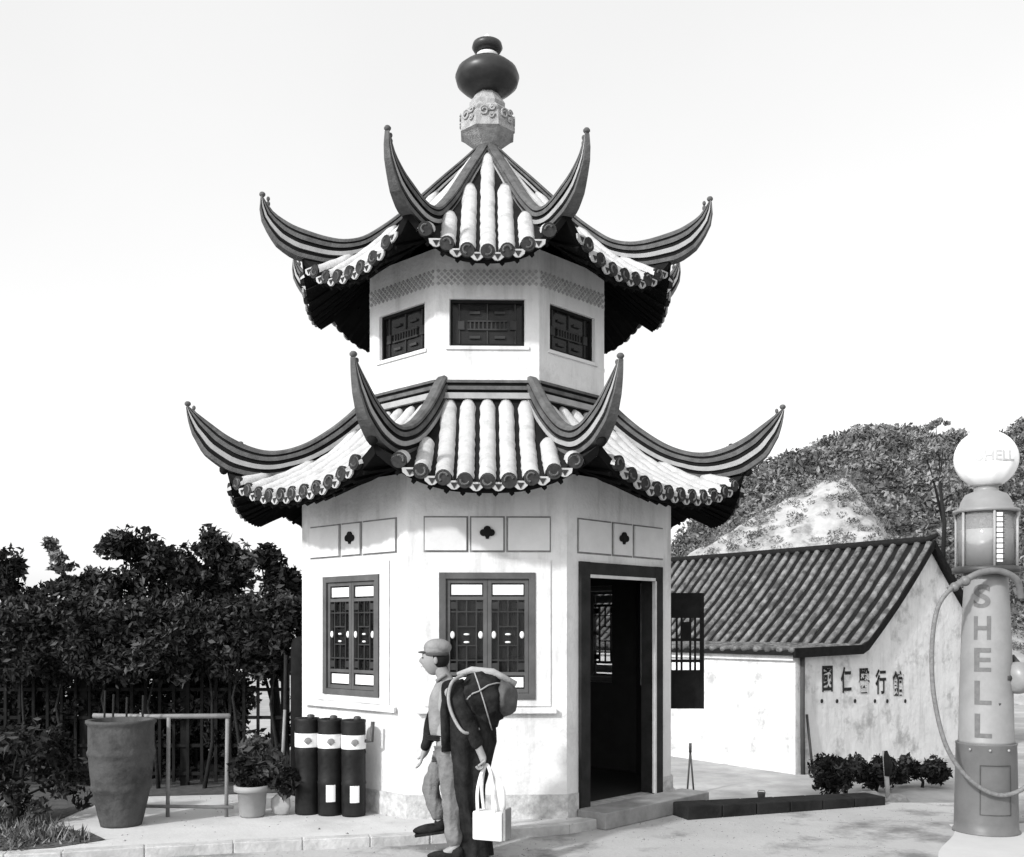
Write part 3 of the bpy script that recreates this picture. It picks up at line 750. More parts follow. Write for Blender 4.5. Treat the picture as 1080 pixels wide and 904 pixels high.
b = MB(); b.lathe([(.06, 0), (.075, .15), (.08, .16), (.07, .16), (.055, .03)], 14); b.tube([(-.075, 0, .15), (-.05, 0, .2), (.05, 0, .2), (.075, 0, .15)], .006, 5)
o = b.build('pail', M_iron); o.location = (at(803, 823, 18.8).x, 18.8, LOW); tag(o, 'small dark pail on the pale yard before the house', 'pail')
# tree on the hill, haze put into its pale leaf colour
c = at(994, 500, 44)
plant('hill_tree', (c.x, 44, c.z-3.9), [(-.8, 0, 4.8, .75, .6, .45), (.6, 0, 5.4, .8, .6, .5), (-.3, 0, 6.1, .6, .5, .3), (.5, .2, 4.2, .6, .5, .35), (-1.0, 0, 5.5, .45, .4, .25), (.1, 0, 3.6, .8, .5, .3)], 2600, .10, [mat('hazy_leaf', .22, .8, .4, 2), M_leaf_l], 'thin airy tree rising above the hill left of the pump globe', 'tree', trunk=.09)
# scrub on the slopes
def scrub(name, fn, x0, x1, y0, y1, n, s0, s1, zmin, mats, label, keep=None):
    b = MB()
    for _ in range(n):
        x = random.uniform(x0, x1); y = random.uniform(y0, y1)
        if keep and not keep(x, y): continue
        z = fn(x, y)
        if z < zmin: continue
        r = random.uniform(s0, s1)
        leaves(b, (x, y, z+r*.35), (r, r, r*.6), 44, r*.2, 1 if random.random() < .4 else 0, .5)
    o = b.build(name, mats, fix=False); tag(o, label, 'scrub', None, 'stuff')
scrub('hillside_scrub', far_h, 12, 60, 54, 96, 4200, .5, 1.4, 0, [mat('far_scrub', .095, .9, .5, .3, spec=.1), mat('far_scrub_pale', .20, .8, .4, .3)], 'dense low scrub covering the dark slope')
scrub('spur_scrub', near_h, 6, 26, 42, 60, 1500, .12, .42, 0, [mat('near_scrub', .09, .8, .4, .5), mat('near_scrub_pale', .18, .8, .4, .5)], 'scattered shrubs on the pale rocky spur', lambda x, y: noise.noise(Vector((x*.25, y*.25, 9))) > -.3)

# low kerb from step to yard edge; near-black colour stands for its shaded riser
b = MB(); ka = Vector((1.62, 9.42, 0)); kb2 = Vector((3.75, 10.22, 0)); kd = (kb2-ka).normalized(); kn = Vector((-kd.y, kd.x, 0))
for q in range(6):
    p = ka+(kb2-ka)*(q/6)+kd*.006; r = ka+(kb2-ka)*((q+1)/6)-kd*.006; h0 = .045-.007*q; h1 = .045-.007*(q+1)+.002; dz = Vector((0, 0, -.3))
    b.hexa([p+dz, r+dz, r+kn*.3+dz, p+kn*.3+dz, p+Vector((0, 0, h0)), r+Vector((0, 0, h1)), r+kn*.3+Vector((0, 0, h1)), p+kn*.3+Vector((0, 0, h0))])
o = b.build('raised_kerb_shade', mat('shade_dark_kerb_stone', .018, .95, .4, 5, .4, spec=.05), bevel=.008); o['kind'] = 'structure'

# ------------------------------------------------------------------ GAS PUMP
pump = empty('gas_pump', (at(1040, 866, 8.9).x, 8.9, -.08), 0, 'tall round pale gas pump with white globe and looped hose at roadside', 'gas pump')
PZ = .08
b = MB(); b.lathe([(.275, 0), (.275, .02), (.262, .03), (.260, .10), (.245, .68+PZ), (.25, .69+PZ), (.25, .70+PZ)], 40); b.build('base', mat('pump_base_paint', .12, .45, .15, 4, .1), pump)
b = MB(); b.lathe([(.235, .70+PZ), (.225, .72+PZ), (.215, 1.2+PZ), (.195, 1.8+PZ), (.178, 2.1+PZ), (.178, 2.17+PZ)], 40); col_ = b.build('column', mat('pump_cream_paint', .24, .5, .14, 3, .08, v2=.21, mask=4, lo=.5, hi=.75), pump)
M_letter = mat('worn_red_letter', .125, .6, .2, 20)
for ch, zy in zip('SHELL', (628, 661, 694, 728, 762)):
    zc = (866-zy)/120.8+PZ; vs, fs = slice_x(*text_geo(ch, 1, .004, .02), .08)
    H_ = max(v.z for v in vs)-min(v.z for v in vs); W_ = max(v.x for v in vs)-min(v.x for v in vs)
    mx_ = (max(v.x for v in vs)+min(v.x for v in vs))/2; mz_ = (max(v.z for v in vs)+min(v.z for v in vs))/2
    R = lin([(.7, .228), (1.2, .216), (1.8, .196), (2.17, .18)], zc-PZ)+.001
    out = []
    for v in vs:
        x = (v.x-mx_)*.135/W_; z = (v.z-mz_)*.205/H_; a = -pi/2+(-.09+x)/R - radians(8)
        rad = R-(v.y)*.5+.001
        out.append((rad*cos(a), rad*sin(a), zc+z))
    b = MB(); b.raw(out, fs); b.build('letter', M_letter, pump)
b = MB(); b.lathe([(.20, 2.17+PZ), (.275, 2.175+PZ), (.275, 2.225+PZ), (.245, 2.235+PZ)], 40); b.build('collar', M_iron, pump)
for q in range(10):
    a = 2*pi*q/10; b = MB(); b.ball((.258*cos(a), .258*sin(a), .655+PZ), (.012, .012, .012), 6)
    if q in (6, 7, 8): b.build('bolt', M_galv, pump)
b = MB()
for (a0, a1, z0, z1) in ((-2.2, -2.17, .18, .6), (-1.2, -1.17, .18, .6)):
    for (aa, bb, zz0, zz1) in ((a0, a1, z0, z1),):
        b.raw([(.2615*cos(aa), .2615*sin(aa), zz0), (.2615*cos(bb), .2615*sin(bb), zz0), (.252*cos(bb)+.004*cos(bb), .252*sin(bb)+.004*sin(bb), zz1), (.256*cos(aa), .256*sin(aa), zz1)], [(0, 1, 2, 3)])
for zz in (.18, .6):
    rr0 = .2615 if zz < .3 else .2565
    for q in range(12):
        aa = -2.2+q*1.03/12; bb = aa+1.03/12
        b.raw([(rr0*cos(aa), rr0*sin(aa), zz), (rr0*cos(bb), rr0*sin(bb), zz), (rr0*cos(bb), rr0*sin(bb), zz+.008), (rr0*cos(aa), rr0*sin(aa), zz+.008)], [(0, 1, 2, 3)])
b.build('hatch_seam', M_iron, pump)
b = MB(); b.lathe([(.235, 2.235+PZ), (.235, 2.70+PZ)], 40); b.build('glass_cylinder', M_cyl, pump)
b = MB(); b.lathe([(.22, 2.237+PZ), (.22, 2.55+PZ)], 36); b.build('fuel', mat('fuel_in_cylinder', .36, .3), pump)
for k in range(6):
    a = 2*pi*k/6+.35; b = MB(); b.tube([(.252*cos(a), .252*sin(a), 2.22+PZ), (.252*cos(a), .252*sin(a), 2.71+PZ)], .012, 8); b.build('rod', M_galv, pump)
b = MB(); b.box(-.025, .025, -.252, -.244, 2.26+PZ, 2.68+PZ)
for k in range(9): b.box(-.04, .04, -.256, -.2525, 2.28+PZ+k*.045, 2.288+PZ+k*.045, 1)
b.build('gauge', [M_panelw, M_iron], pump)
b = MB(); b.lathe([(.27, 2.70+PZ), (.27, 2.725+PZ), (.22, 2.74+PZ), (.205, 2.80+PZ), (.17, 2.86+PZ), (.10, 2.89+PZ), (.10, 2.93+PZ), (.13, 2.94+PZ)], 40); b.build('cap', mat('pump_cap_paint', .22, .35, .1, 5), pump)
# scalloped milk-glass globe
b = MB(); n = 72; m = 22; vs = []; fs = []
for i in range(m+1):
    th = pi*i/m
    for k in range(n):
        a = 2*pi*k/n; r = .275*sin(th)
        if i > 2: r *= 1+.012*cos(12*a)
        vs.append((r*cos(a), r*sin(a)*.72, 3.17+PZ-.255*cos(th)))
for i in range(m):
    for k in range(n): k2 = (k+1) % n; fs.append((i*n+k, i*n+k2, (i+1)*n+k2, (i+1)*n+k))
b.raw(vs, fs, 0, None, True); gl_ = b.build('globe', mat('milk_glass', .82, .25, .02, 3), pump)
vs, fs = slice_x(*text_geo('SHELL', .125, .003, .002), .012); b = MB()
b.raw([(v.x, -.72*.275*sqrt(max(0, 1-(v.x/.275)**2-((v.z)/.255)**2))-.004+v.y*.5, 3.17+PZ+v.z) for v in vs], fs); b.build('globe_lettering', mat('pale_globe_letter', .42, .6, .1), gl_)
# hose, pipe arm, crank
hx_ = lambda px, py, dy=-.30: ((px-1040)/120.8, dy, (866-py)/120.8+PZ)
b = MB(); P_ = [hx_(1066, 630, -.18), hx_(1058, 612, -.24), hx_(1040, 603, -.27), hx_(1020, 604, -.28), hx_(1003, 612, -.28), hx_(986, 622, -.28)]
def smooth(P, k=8):
    P = [Vector(p) for p in P]; out = []
    for i in range(len(P)-1):
        p0 = P[max(i-1, 0)]; p1 = P[i]; p2 = P[i+1]; p3 = P[min(i+2, len(P)-1)]
        for j in range(k):
            t = j/k; out.append(.5*((2*p1)+(-p0+p2)*t+(2*p0-5*p1+4*p2-p3)*t*t+(-p0+3*p1-3*p2+p3)*t**3))
    out.append(P[-1]); return out
b.tube(smooth(P_), .028, 10); b.tube([hx_(1040, 600, -.0), hx_(1040, 601, -.26)], .035, 10)
b.ball(hx_(1003, 613, -.28), .045, 10); b.ball(hx_(992, 619, -.28), .04, 10); b.build('pipe_arm', mat('dark_brass', .14, .4, .3, 10), pump)
b = MB(); b.tube(smooth([hx_(988, 620), hx_(974, 640), hx_(968, 680), hx_(970, 730), hx_(982, 780), hx_(1003, 812), hx_(1030, 830), hx_(1055, 828), hx_(1078, 808), hx_(1095, 770, -.25), hx_(1098, 730, -.15), hx_(1085, 706, -.05)], 10), .019, 10); b.build('hose', mat('woven_hose', .16, .8, .3, 40), pump)
b = MB(); b.tube([hx_(1085, 706, -.05), hx_(1072, 700, -.02), hx_(1066, 690, -.02)], [.03, .035, .02], 10); b.build('nozzle', M_iron, pump)
Mc = Matrix.Translation(((1062-1040)/120.8, -.12, (866-713)/120.8+PZ)) @ Matrix.Rotation(radians(-62), 4, 'Z') @ Matrix.Rotation(pi/2, 4, 'X')
b = MB(); b.lathe([(.02, -.10), (.135, -.10), (.14, -.05), (.135, .0), (.11, .04), (.05, .06)], 28, 0, Mc); b.build('crank_housing', mat('crank_paint', .22, .35, .2), pump)
b = MB(); b.lathe([(.03, .06), (.03, .11)], 12, 0, Mc); b.tube([Mc @ Vector((0, 0, .10)), Mc @ Vector((.0, -.20, .11)), Mc @ Vector((0, -.22, .20))], .014, 8); b.build('crank_handle', M_iron, pump)
isl = [(3.25+.35*(1-cos(q*.3)), 7.6+q*.16) for q in range(11)]+[(5.5, 9.3), (9, 9.3), (9, 7.4), (3.4, 7.4)]
slab('pump_island', isl, LOW+.02, -.074, mat('pale_cement', .46, .9, .06, 3))

# ------------------------------------------------------------------ LEFT: VAT, RAIL, POT, DRUMS
def gpos(px, py, z=0.0):
    Y = (CAMZ-z)*F/(py-662); return Vector(((px-540)/F*Y, Y, z))
vp = gpos(128, 870); k = F/vp.y
vat = empty('ribbed_vat', vp, 0, 'large ribbed clay vat tapering to its foot in front of the trellis', 'vat')
Hh = (868-757)/k
b = MB(); prof = []
for j in range(41):
    z = Hh*j/40; f = j/40; r = (20.5+12.5*f**.9+4*sin(pi*f))/k
    for zc in (.36, .69): r += .016*math.exp(-((f-zc)/.022)**2)
    if f > .955: r += .02
    prof.append((r, z))
prof += [(prof[-1][0]-.05, Hh), (prof[-1][0]-.07, Hh-.1), (.10, .15)]
b.lathe(prof, 44); b.build('vat_body', mat('salt_glazed_clay', .04, .8, .45, 3.5, .6, 20, v2=.065, mask=4), vat)
# pole rail
rp = gpos(170, 862); k = F/rp.y
rail = empty('pole_rail', rp, 0, 'light bamboo pole rail on thin posts behind the vat', 'railing')
def rxx(px): return (px-170)/k
def rzz(py): return (862-py)/k
M_bam = mat('dry_bamboo', .20, .6, .25, 8)
b = MB(); b.tube([(rxx(88), .22, rzz(757)), (rxx(150), .12, rzz(757)), (rxx(242), .0, rzz(755))], .022, 8); b.build('top_pole', M_bam, rail)
b = MB(); b.tube([(rxx(150), 0, .10), (rxx(246), 0, .09)], .016, 8); b.build('bottom_pole', M_bam, rail)
for px in (176, 238): b = MB(); b.tube([(rxx(px), .02, 0), (rxx(px)+.01, .02, rzz(757))], .018, 8); b.build('post', M_bam, rail)
for px, t_ in ((112, 728), (121, 732), (135, 735), (152, 733)):
    b = MB(); b.tube([(rxx(px), -.05, rzz(780)), (rxx(px)+.01, -.05, rzz(t_))], .01, 6); b.build('cane', M_bark, rail)
# flower pot
fp = gpos(266, 861); k = F/fp.y
pot = empty('flower_pot', fp, 0, 'pale tapered flower pot holding a dark leafy plant', 'pot')
b = MB(); h = 33/k; b.lathe([(.10, 0), (.115, .02), (15/k, h*.8), (19/k, h*.82), (19/k, h), (16/k, h), (14/k, h*.85)], 28); b.build('pot_body', mat('pale_pot_clay', .27, .8, .1, 8), pot)
b = MB()
for (dx_, z_, r_) in ((0, .35, .16), (.16, .45, .17), (.02, .58, .15), (-.12, .42, .11), (.28, .32, .15)): leaves(b, (dx_, .02, z_), (r_, r_*.8, r_), 150, .05, random.randint(0, 1))
b.tube([(0, 0, .2), (.03, 0, .35), (.08, 0, .5)], .012, 6, 0); b.build('potted_plant', LM, pot, fix=False)
# paddle / shovel leaning
c = gpos(296, 860); b = MB(); Md = Matrix.Rotation(radians(8), 4, 'Y')
b.tube([(0, 0, .18), (.02, .08, .95)], .014, 8, 1); b.lathe([(.02, 0), (.07, .02), (.09, .08), (.085, .15), (.04, .19), (.015, .21)], 18, 0, None, True, 1, .3)
o = b.build('shovel', [M_galv, M_bam]); o.location = c; tag(o, 'rounded shovel leaning beside the left drum', 'shovel')
# oil drums
dr0 = None
for px, py, lab, white in ((324, 858, 'left dark oil drum of three against the kiosk wall', 0), (348, 859, 'middle dark oil drum with a white tag, of three by the kiosk wall', 1), (373, 860, 'right dark oil drum with a white tag and a side tap', 1)):
    c = gpos(px, py); k = F/c.y; R = 12.6/k; H_ = 101/k
    d = empty('oil_drum', c, 0, lab, 'oil drum', 'oil drums by the kiosk wall')
    b = MB(); prof = [(R*.96, 0), (R, .02)]
    for f in (.34, .66): prof += [(R, H_*f-.02), (R*1.05, H_*f), (R, H_*f+.02)]
    prof += [(R, H_-.03), (R*1.03, H_-.015), (R*1.0, H_), (R*.92, H_-.01), (.03, H_-.02)]
    b.lathe(prof, 28); b.build('drum_body', mat('dark_drum_paint', .012, .5, .6, 6, .2, spec=.2), d)
    b = MB(); b.lathe([(R*1.02, H_*.70), (R*1.025, H_*.705), (R*1.025, H_*.84), (R*1.02, H_*.845)], 28); bo = b.build('white_band', M_panelw, d)
    b = MB()
    pts = []   # scallop shell emblem
    Me = Matrix.Rotation(radians(14), 4, 'Z')
    for q in range(9):
        a = pi*.12+pi*.76*q/8; b.tube([(0, -R*1.03, H_*.735), (cos(a)*.034, -R*1.02, H_*.755+sin(a)*.045)], [.004, .010], 5, 0, Me)
    b.build('shell_emblem', mat('emblem_ink', .22), bo)
    if white:
        b = MB(); 
        for q in range(6):
            a = -pi/2-.15+q*.13; a2 = a+.13
            b.raw([(R*1.012*cos(a), R*1.012*sin(a), .13), (R*1.012*cos(a2), R*1.012*sin(a2), .13), (R*1.012*cos(a2), R*1.012*sin(a2), .30), (R*1.012*cos(a), R*1.012*sin(a), .30)], [(0, 1, 2, 3)])
        b.build('paper_tag', M_panelw, d)
    b = MB(); b.lathe([(.03, H_-.02), (.035, H_+.02), (.02, H_+.03)], 12, 0, Matrix.Translation((.03, .02, 0))); b.build('bung', M_iron, d)
    if px == 373:
        b = MB(); b.tube([(R*.9, -.02, H_*.78), (R+.06, -.03, H_*.78), (R+.07, -.03, H_*.98)], .018, 8); b.build('tap', M_iron, d)
# gate post beside the kiosk
c = gpos(317, 838); b = MB()
b.lathe([(.10, 0), (.10, 1.45), (.095, 1.53), (.07, 1.59), (.02, 1.61)], 16); b.tube([(-.16, -.02, 0), (-.15, 0, 1.42)], .02, 8, 1); o = b.build('gate_post', [M_dark, M_bark]); o.location = c; tag(o, 'thick black round topped post at the kiosk corner', 'post')

# ------------------------------------------------------------------ TRELLIS AND TREES
FY = 10.9
fx0, fx1 = at(-40, 800, FY).x, at(305, 800, FY).x
tre = empty('trellis_fence', (0, FY, 0), 0, 'dark slatted trellis fence overgrown by creepers left of the kiosk', 'fence')
b = MB(); x = fx0
while x < fx1:
    b.box(x, x+.03, -.012, .012, .05, 1.62+random.uniform(-.05, .05)); x += .15
for z in (.12, .42, .72, 1.02, 1.32, 1.58): b.box(fx0, fx1, .0125, .035, z, z+.035)
b.build('slat_panel', M_dark, tre)
x = fx0+.2
while x < fx1+.1:
    b = MB(); b.box(x-.04, x+.04, .036, .11, 0, 1.8); b.build('fence_post', M_dark, tre); x += 1.08
def shrub_tree(px, ytop, ybot, wpx, Y, label, n, size, mats, airy=False, name='tree'):
    c = at(px, 700, Y); k = F/Y; ht = CAMZ+(662-ytop-15)/k; hb_ = CAMZ+(662-ybot)/k; w_ = wpx/k/2
    bl = []; m = 9 if not airy else 6
    for q in range(m):
        f = q/(m-1); z = hb_+(ht-hb_)*(f*.86+.06)
        s = w_*(.72 if not airy else .5)*(1-.15*f)*random.uniform(.75, 1.2)
        bl.append((random.uniform(-.62, .62)*w_*(1-.3*f), random.uniform(-.35, .35)*min(w_, .7), z, s, min(s, .6), (ht-hb_)*(.15 if not airy else .10)*random.uniform(.8, 1.3)))
    return plant(name, (c.x, Y, 0), bl, n, size, mats, label, 'tree', 'trees behind the trellis', trunk=.05)
TL = [('tree', 12, 572, 700, 90, 11.9, 'tree at the left edge behind the trellis', 6000, .05, 0),
      ('tree', 62, 553, 640, 66, 12.6, 'thin pale topped tree second from the left behind the trellis', 900, .05, 1),
      ('tree', 88, 590, 700, 90, 11.8, 'low dark rounded tree third from the left behind the trellis', 6000, .05, 0),
      ('tree', 140, 549, 700, 96, 12.1, 'tallest leafy tree behind the vat and trellis', 8000, .05, 0),
      ('tree', 192, 566, 700, 80, 12.0, 'broad tree just left of the tree with the dark top', 6500, .05, 0),
      ('tree', 240, 553, 700, 72, 12.3, 'narrow dark topped tree second from the kiosk', 6500, .05, 0),
      ('tree', 290, 566, 705, 84, 12.2, 'tree nearest the kiosk wall, over the trellis end', 7000, .05, 0)]
for nm, px, yt, yb, wp, Y, lab, n, s, airy in TL:
    shrub_tree(px, yt, yb, wp, Y, lab, n, s, [M_leaf_m, M_leaf_l] if airy else [M_leaf_d, M_leaf_m], airy)
# creepers draped over the trellis, one plant each
CR = [(20, 'creeper on the trellis at the left edge'), (70, 'creeper on the trellis left of the vat'), (120, 'creeper on the trellis right behind the vat'), (168, 'creeper on the trellis above the pole rail'),
      (214, 'creeper on the trellis by the gap in the slats'), (256, 'creeper on the trellis above the flower pot'), (292, 'creeper on the trellis end by the black post')]
for px, lab in CR:
    c = at(px, 700, 10.75); bl = []
    for q in range(7): bl.append((random.uniform(-.28, .28), random.uniform(-.25, .15), random.uniform(1.3, 1.95), .34, .28, .24))
    for q in range(3): bl.append((random.uniform(-.25, .25), .22, random.uniform(.3, 1.0), .17, .12, .25))
    plant('creeper', (c.x, 10.75, 0), bl, 4200, .04, LM, lab, 'creeper', 'creepers on the trellis', trunk=.02, limbs=False)
# dense dark shrubs behind the trellis that close the view
for px, wd, lab in ((-20, 150, 'dark shrub mass behind the trellis at the left edge'), (75, 130, 'dark shrub behind the trellis left of the vat'), (160, 110, 'dark shrub behind the trellis right of the vat'), (228, 70, 'dark shrub behind the trellis above the rail end')):
    c = at(px, 700, 13.0); k = F/13.0; w_ = wd/k/2
    bl = [(random.uniform(-.8, .8)*w_, random.uniform(-.3, .3), random.uniform(-.1, 1.7), w_*.5, .4, .42) for q in range(14)]
    plant('shrub', (c.x, 13.0, 0), bl, 6500, .07, LM, lab, 'shrub', 'shrubs behind the trellis', trunk=.03)
for px, lab in ((10, 'low dark shrub close behind the trellis at the left edge'), (60, 'low dark shrub close behind the trellis, left of the vat'), (110, 'low dark shrub close behind the trellis, over the vat rim'), (160, 'low dark shrub close behind the trellis, at the middle of the rail'), (205, 'low dark shrub close behind the trellis, near the rail end')):
    c = at(px, 700, 11.45)
    plant('shrub', (c.x, 11.45, 0), [(random.uniform(-.3, .3), random.uniform(-.1, .2), random.uniform(.1, 1.4), .26, .2, .3) for q in range(9)], 3000, .045, [M_leaf_d, M_leaf_d], lab, 'shrub', 'shrubs behind the trellis', trunk=.02, limbs=False)
# leafy shrub in the left foreground and ground plants
c = gpos(25, 868); plant('shrub', (c.x-.1, c.y, 0), [(random.uniform(-.4, .45), random.uniform(-.2, .3), random.uniform(.15, 1.3), .26, .22, .26) for q in range(9)], 2400, .04, LM, 'tall dark shrub in the bed at the left edge, in front of the trellis', 'shrub', trunk=.03)
b = MB()
for _ in range(5200):
    x = random.uniform(-5.6, -3.2); y = random.uniform(7.65, 9.6)
    if x > -3.45-abs(y-8.15)*.9+random.uniform(-.15, .2): continue
    h = random.uniform(.02, .08)*(1.5 if noise.noise(Vector((x*2, y*2, 0))) > .1 else .8); a = random.random()*pi; dx_, dy_ = cos(a)*.012, sin(a)*.012; lx, ly = random.gauss(0, .04), random.gauss(0, .04)
    b.raw([(x-dx_, y-dy_, 0), (x+dx_, y+dy_, 0), (x+lx, y+ly, h)], [(0, 1, 2)], random.randint(0, 1))
tag(b.build('ground_cover', [M_leaf_m, M_leaf_l], fix=False), 'low weedy ground cover in the bed at the lower left', 'ground cover', None, 'stuff')

# ------------------------------------------------------------------ PERSON
man = empty('person', ((478-540)/F*7.87, 7.87, -.08), 0, 'person in light cap walking left past the kiosk with dark pack', 'person')
M_skin = mat('skin', .24, .6, .08, 12); M_shirt = mat('light_shirt_cloth', .20, .9, .2, 9, 1.0, 16); M_trou = mat('pale_trouser_cloth', .15, .95, .3, 8, 1.0, 16, v2=.13, mask=6, lo=.52, hi=.7)
M_coat = mat('black_wool', .017, .95, .6, 9, 1.0, 13, spec=.05); M_cap = mat('grey_cap_cloth', .20, .9, .2, 14, .3); M_hair = mat('black_hair', .012, .7, .3, 30, spec=.1)
M_pack = mat('dark_pack_canvas', .018, .95, .7, 9, 1.0, 11, spec=.05); M_cord = mat('pale_cord', .26, .9, .2, 20); M_bag = mat('white_bag_cloth', .66, .9, .08, 8, .2)
V = [(-.05, 0, .90), (-.045, 0, 1.08), (-.03, 0, 1.24), (-.05, 0, 1.36), (-.095, 0, 1.44), (-.13, 0, 1.52),
     (-.01, -.16, 1.31), (.13, -.25, 1.05), (.22, -.27, .85), (.25, -.27, .78),
     (-.03, .16, 1.31), (-.15, .24, 1.05), (-.22, .22, .83), (-.25, .21, .76),
     (-.03, -.09, .84), (-.01, -.10, .47), (.03, -.10, .10), (-.08, -.10, .045),
     (-.05, .09, .84), (-.19, .10, .53), (-.10, .10, .24), (-.20, .10, .20)]
E = [(0, 1), (1, 2), (2, 3), (3, 4), (4, 5), (2, 6), (6, 7), (7, 8), (8, 9), (2, 10), (10, 11), (11, 12), (12, 13), (0, 14), (14, 15), (15, 16), (16, 17), (0, 18), (18, 19), (19, 20), (20, 21)]
R = [.12, .105, .12, .06, .05, .07, .055, .042, .03, (.036, .022), .055, .042, .03, (.036, .022), .085, .06, .04, .035, .085, .06, .04, .035]
def hand(pi_, dirx, curl, side):
    base = Vector(V[pi_])
    for q, (oy, ln) in enumerate(((-.028, .072), (-.010, .08), (.009, .075), (.027, .06))):
        p = base+Vector((dirx*.01, oy*.7, -.02)); i0 = len(V); V.append(tuple(p)); E.append((pi_, i0)); R.append(.0095)
        for j, a in enumerate((.25, .25+curl, .25+2*curl)):
            p = p+Vector((dirx*sin(a)*ln/2.6, oy*.08, -cos(a)*ln/2.6)); V.append(tuple(p)); E.append((len(V)-2, len(V)-1)); R.append(.009-.0008*j)
    p = base+Vector((-dirx*.0+.0, -.028*side, .008)); V.append(tuple(p)); E.append((pi_, len(V)-1)); R.append(.011)
    for j in range(2):
        p = p+Vector((dirx*.024, -.006*side, -.018)); V.append(tuple(p)); E.append((len(V)-2, len(V)-1)); R.append(.0098)
hand(9, -1, 1.1, 1); hand(13, -1, .35, -1)
vs, fs = skin_geo(V, E, R, 0, 2)
bd = MB(); bd.raw(vs, fs, 0, None, True)
# head: skull, jaw, nose, ears, brow, lips
hc = Vector((-.145, 0, 1.535)); tmp = []; n = 28; m = 20; fs = []
for i in range(m+1):
    th = pi*i/m
    for k in range(n):
        a = 2*pi*k/n; x = sin(th)*cos(a); y = sin(th)*sin(a); z = -cos(th)
        wj = 1-.28*max(0, -z)**1.5; px_ = x*.098*(wj+.0)
        if x < 0 and z < 0: px_ -= .012*(-z)
        if x < -.5:
            px_ -= .024*math.exp(-((y*.075/.013)**2)-((z*.122+.012)/.020)**2)     # nose
            px_ += .008*math.exp(-((abs(y)*.075-.03)/.012)**2-((z*.122-.012)/.012)**2)   # eye sockets
            px_ -= .006*math.exp(-((y*.075/.02)**2)-((z*.122+.058)/.008)**2)   # lips
            px_ -= .005*math.exp(-((z*.122-.03)/.01)**2)
        tmp.append((hc.x+px_, hc.y+y*.075*wj, hc.z+z*.122))
for i in range(m):
    for k in range(n): k2 = (k+1) % n; fs.append((i*n+k, i*n+k2, (i+1)*n+k2, (i+1)*n+k))
bd.raw(tmp, fs, 0, None, True)
for sgn in (-1, 1):
    bd.ball((-.13, sgn*.076, 1.53), (.018, .009, .03), 10, 0)
    bd.ball((-.229, sgn*.030, 1.548), (.010, .011, .007), 8, 1)
bd.ball((-.243, 0, 1.477), (.006, .02, .003), 8, 1)
bd.build('body', [M_skin, M_hair], man)
b = MB(); b.ball((-.115, 0, 1.545), (.088, .082, .095), 20); b.build('hair', M_hair, man)
b = MB(); vs, fs = skin_geo([(-.06, 0, .88), (-.08, 0, 1.05), (-.085, 0, 1.22), (-.06, 0, 1.34), (-.075, 0, 1.39)], [(0, 1), (1, 2), (2, 3), (3, 4)], [.125, .12, .125, .09, .06], 0, 2); b.raw(vs, fs, 0, None, True); b.build('shirt', M_shirt, man)
b = MB()
for sg_ in (-1, 1): b.tube([(-.115, sg_*.012, 1.335), (-.12, sg_*.045, 1.375), (-.085, sg_*.066, 1.405), (-.05, sg_*.05, 1.415)], [.008, .016, .016, .012], 8)
b.build('collar', M_shirt, man)
b = MB()
tv = [(-.05, 0, .90), (-.035, -.085, .80), (-.015, -.10, .48), (.02, -.10, .10), (-.06, .085, .80), (-.19, .10, .54), (-.105, .10, .27)]
vs, fs = skin_geo(tv, [(0, 1), (1, 2), (2, 3), (0, 4), (4, 5), (5, 6)], [.112, .095, .072, .068, .095, .074, .066], 0, 3)
def fold(v):
    q = Vector((v.x*30, v.y*30, v.z*5)); return Vector((noise.noise(q), noise.noise(q+Vector((5, 0, 0))), 0))*.012+Vector((sin(v.z*60+v.x*30), 0, 0))*.003
vs = [v+fold(v) for v in vs]
b.raw(vs, fs, 0, None, True); b.build('trousers', M_trou, man)
b = MB()
for r_ in range(3):
    pts = [(-.062+.137*cos(2*pi*k/24), .128*sin(2*pi*k/24), .925+r_*.013) for k in range(25)]; b.tube(pts, .010, 5)
b.build('belt', M_coat, man)
b = MB(); b.tube([(.03, -.14, 1.37), (-.03, -.115, 1.30), (-.05, -.105, 1.15), (-.045, -.11, 1.0), (-.035, -.12, .84)], [.03, .06, .065, .065, .07], 10, flat=.6); b.build('lapel', M_coat, man)
for (x, y, z, tl) in ((.0, -.10, .04, 0), (-.13, .10, .215, radians(-8))):
    b = MB(); Ms = Matrix.Translation((x, y, z)) @ Matrix.Rotation(tl, 4, 'Y')
    b.ball((-.05, 0, 0), (.145, .05, .042), 16, 0, Ms); b.ball((.035, 0, .03), (.055, .048, .055), 14, 0, Ms); b.box(-.18, .085, -.042, .042, -.045, -.025, 0, Ms); b.build('shoe', M_coat, man)
# jacket with both sleeves, front open
jv = [(.045, 0, .92), (.04, 0, 1.08), (.035, 0, 1.24), (-.01, 0, 1.36), (.0, -.165, 1.31), (.13, -.25, 1.05), (.215, -.27, .87), (-.02, .165, 1.31), (-.15, .245, 1.05), (-.215, .225, .86), (-.15, .13, 1.20), (-.20, .15, 1.0), (-.235, .16, .80)]
vs, fs = skin_geo(jv, [(0, 1), (1, 2), (2, 3), (2, 4), (4, 5), (5, 6), (2, 7), (7, 8), (8, 9), (7, 10), (10, 11), (11, 12)], [.12, .125, .135, .08, .08, .062, .05, .08, .062, .05, .05, .045, .04], 0, 3)
vs = [v+Vector((noise.noise(v*11), noise.noise(v*11+Vector((5, 0, 0))), noise.noise(v*11+Vector((0, 5, 0)))))*.014 for v in vs]
b = MB(); b.raw(vs, fs, 0, None, True); b.build('jacket', M_coat, man)
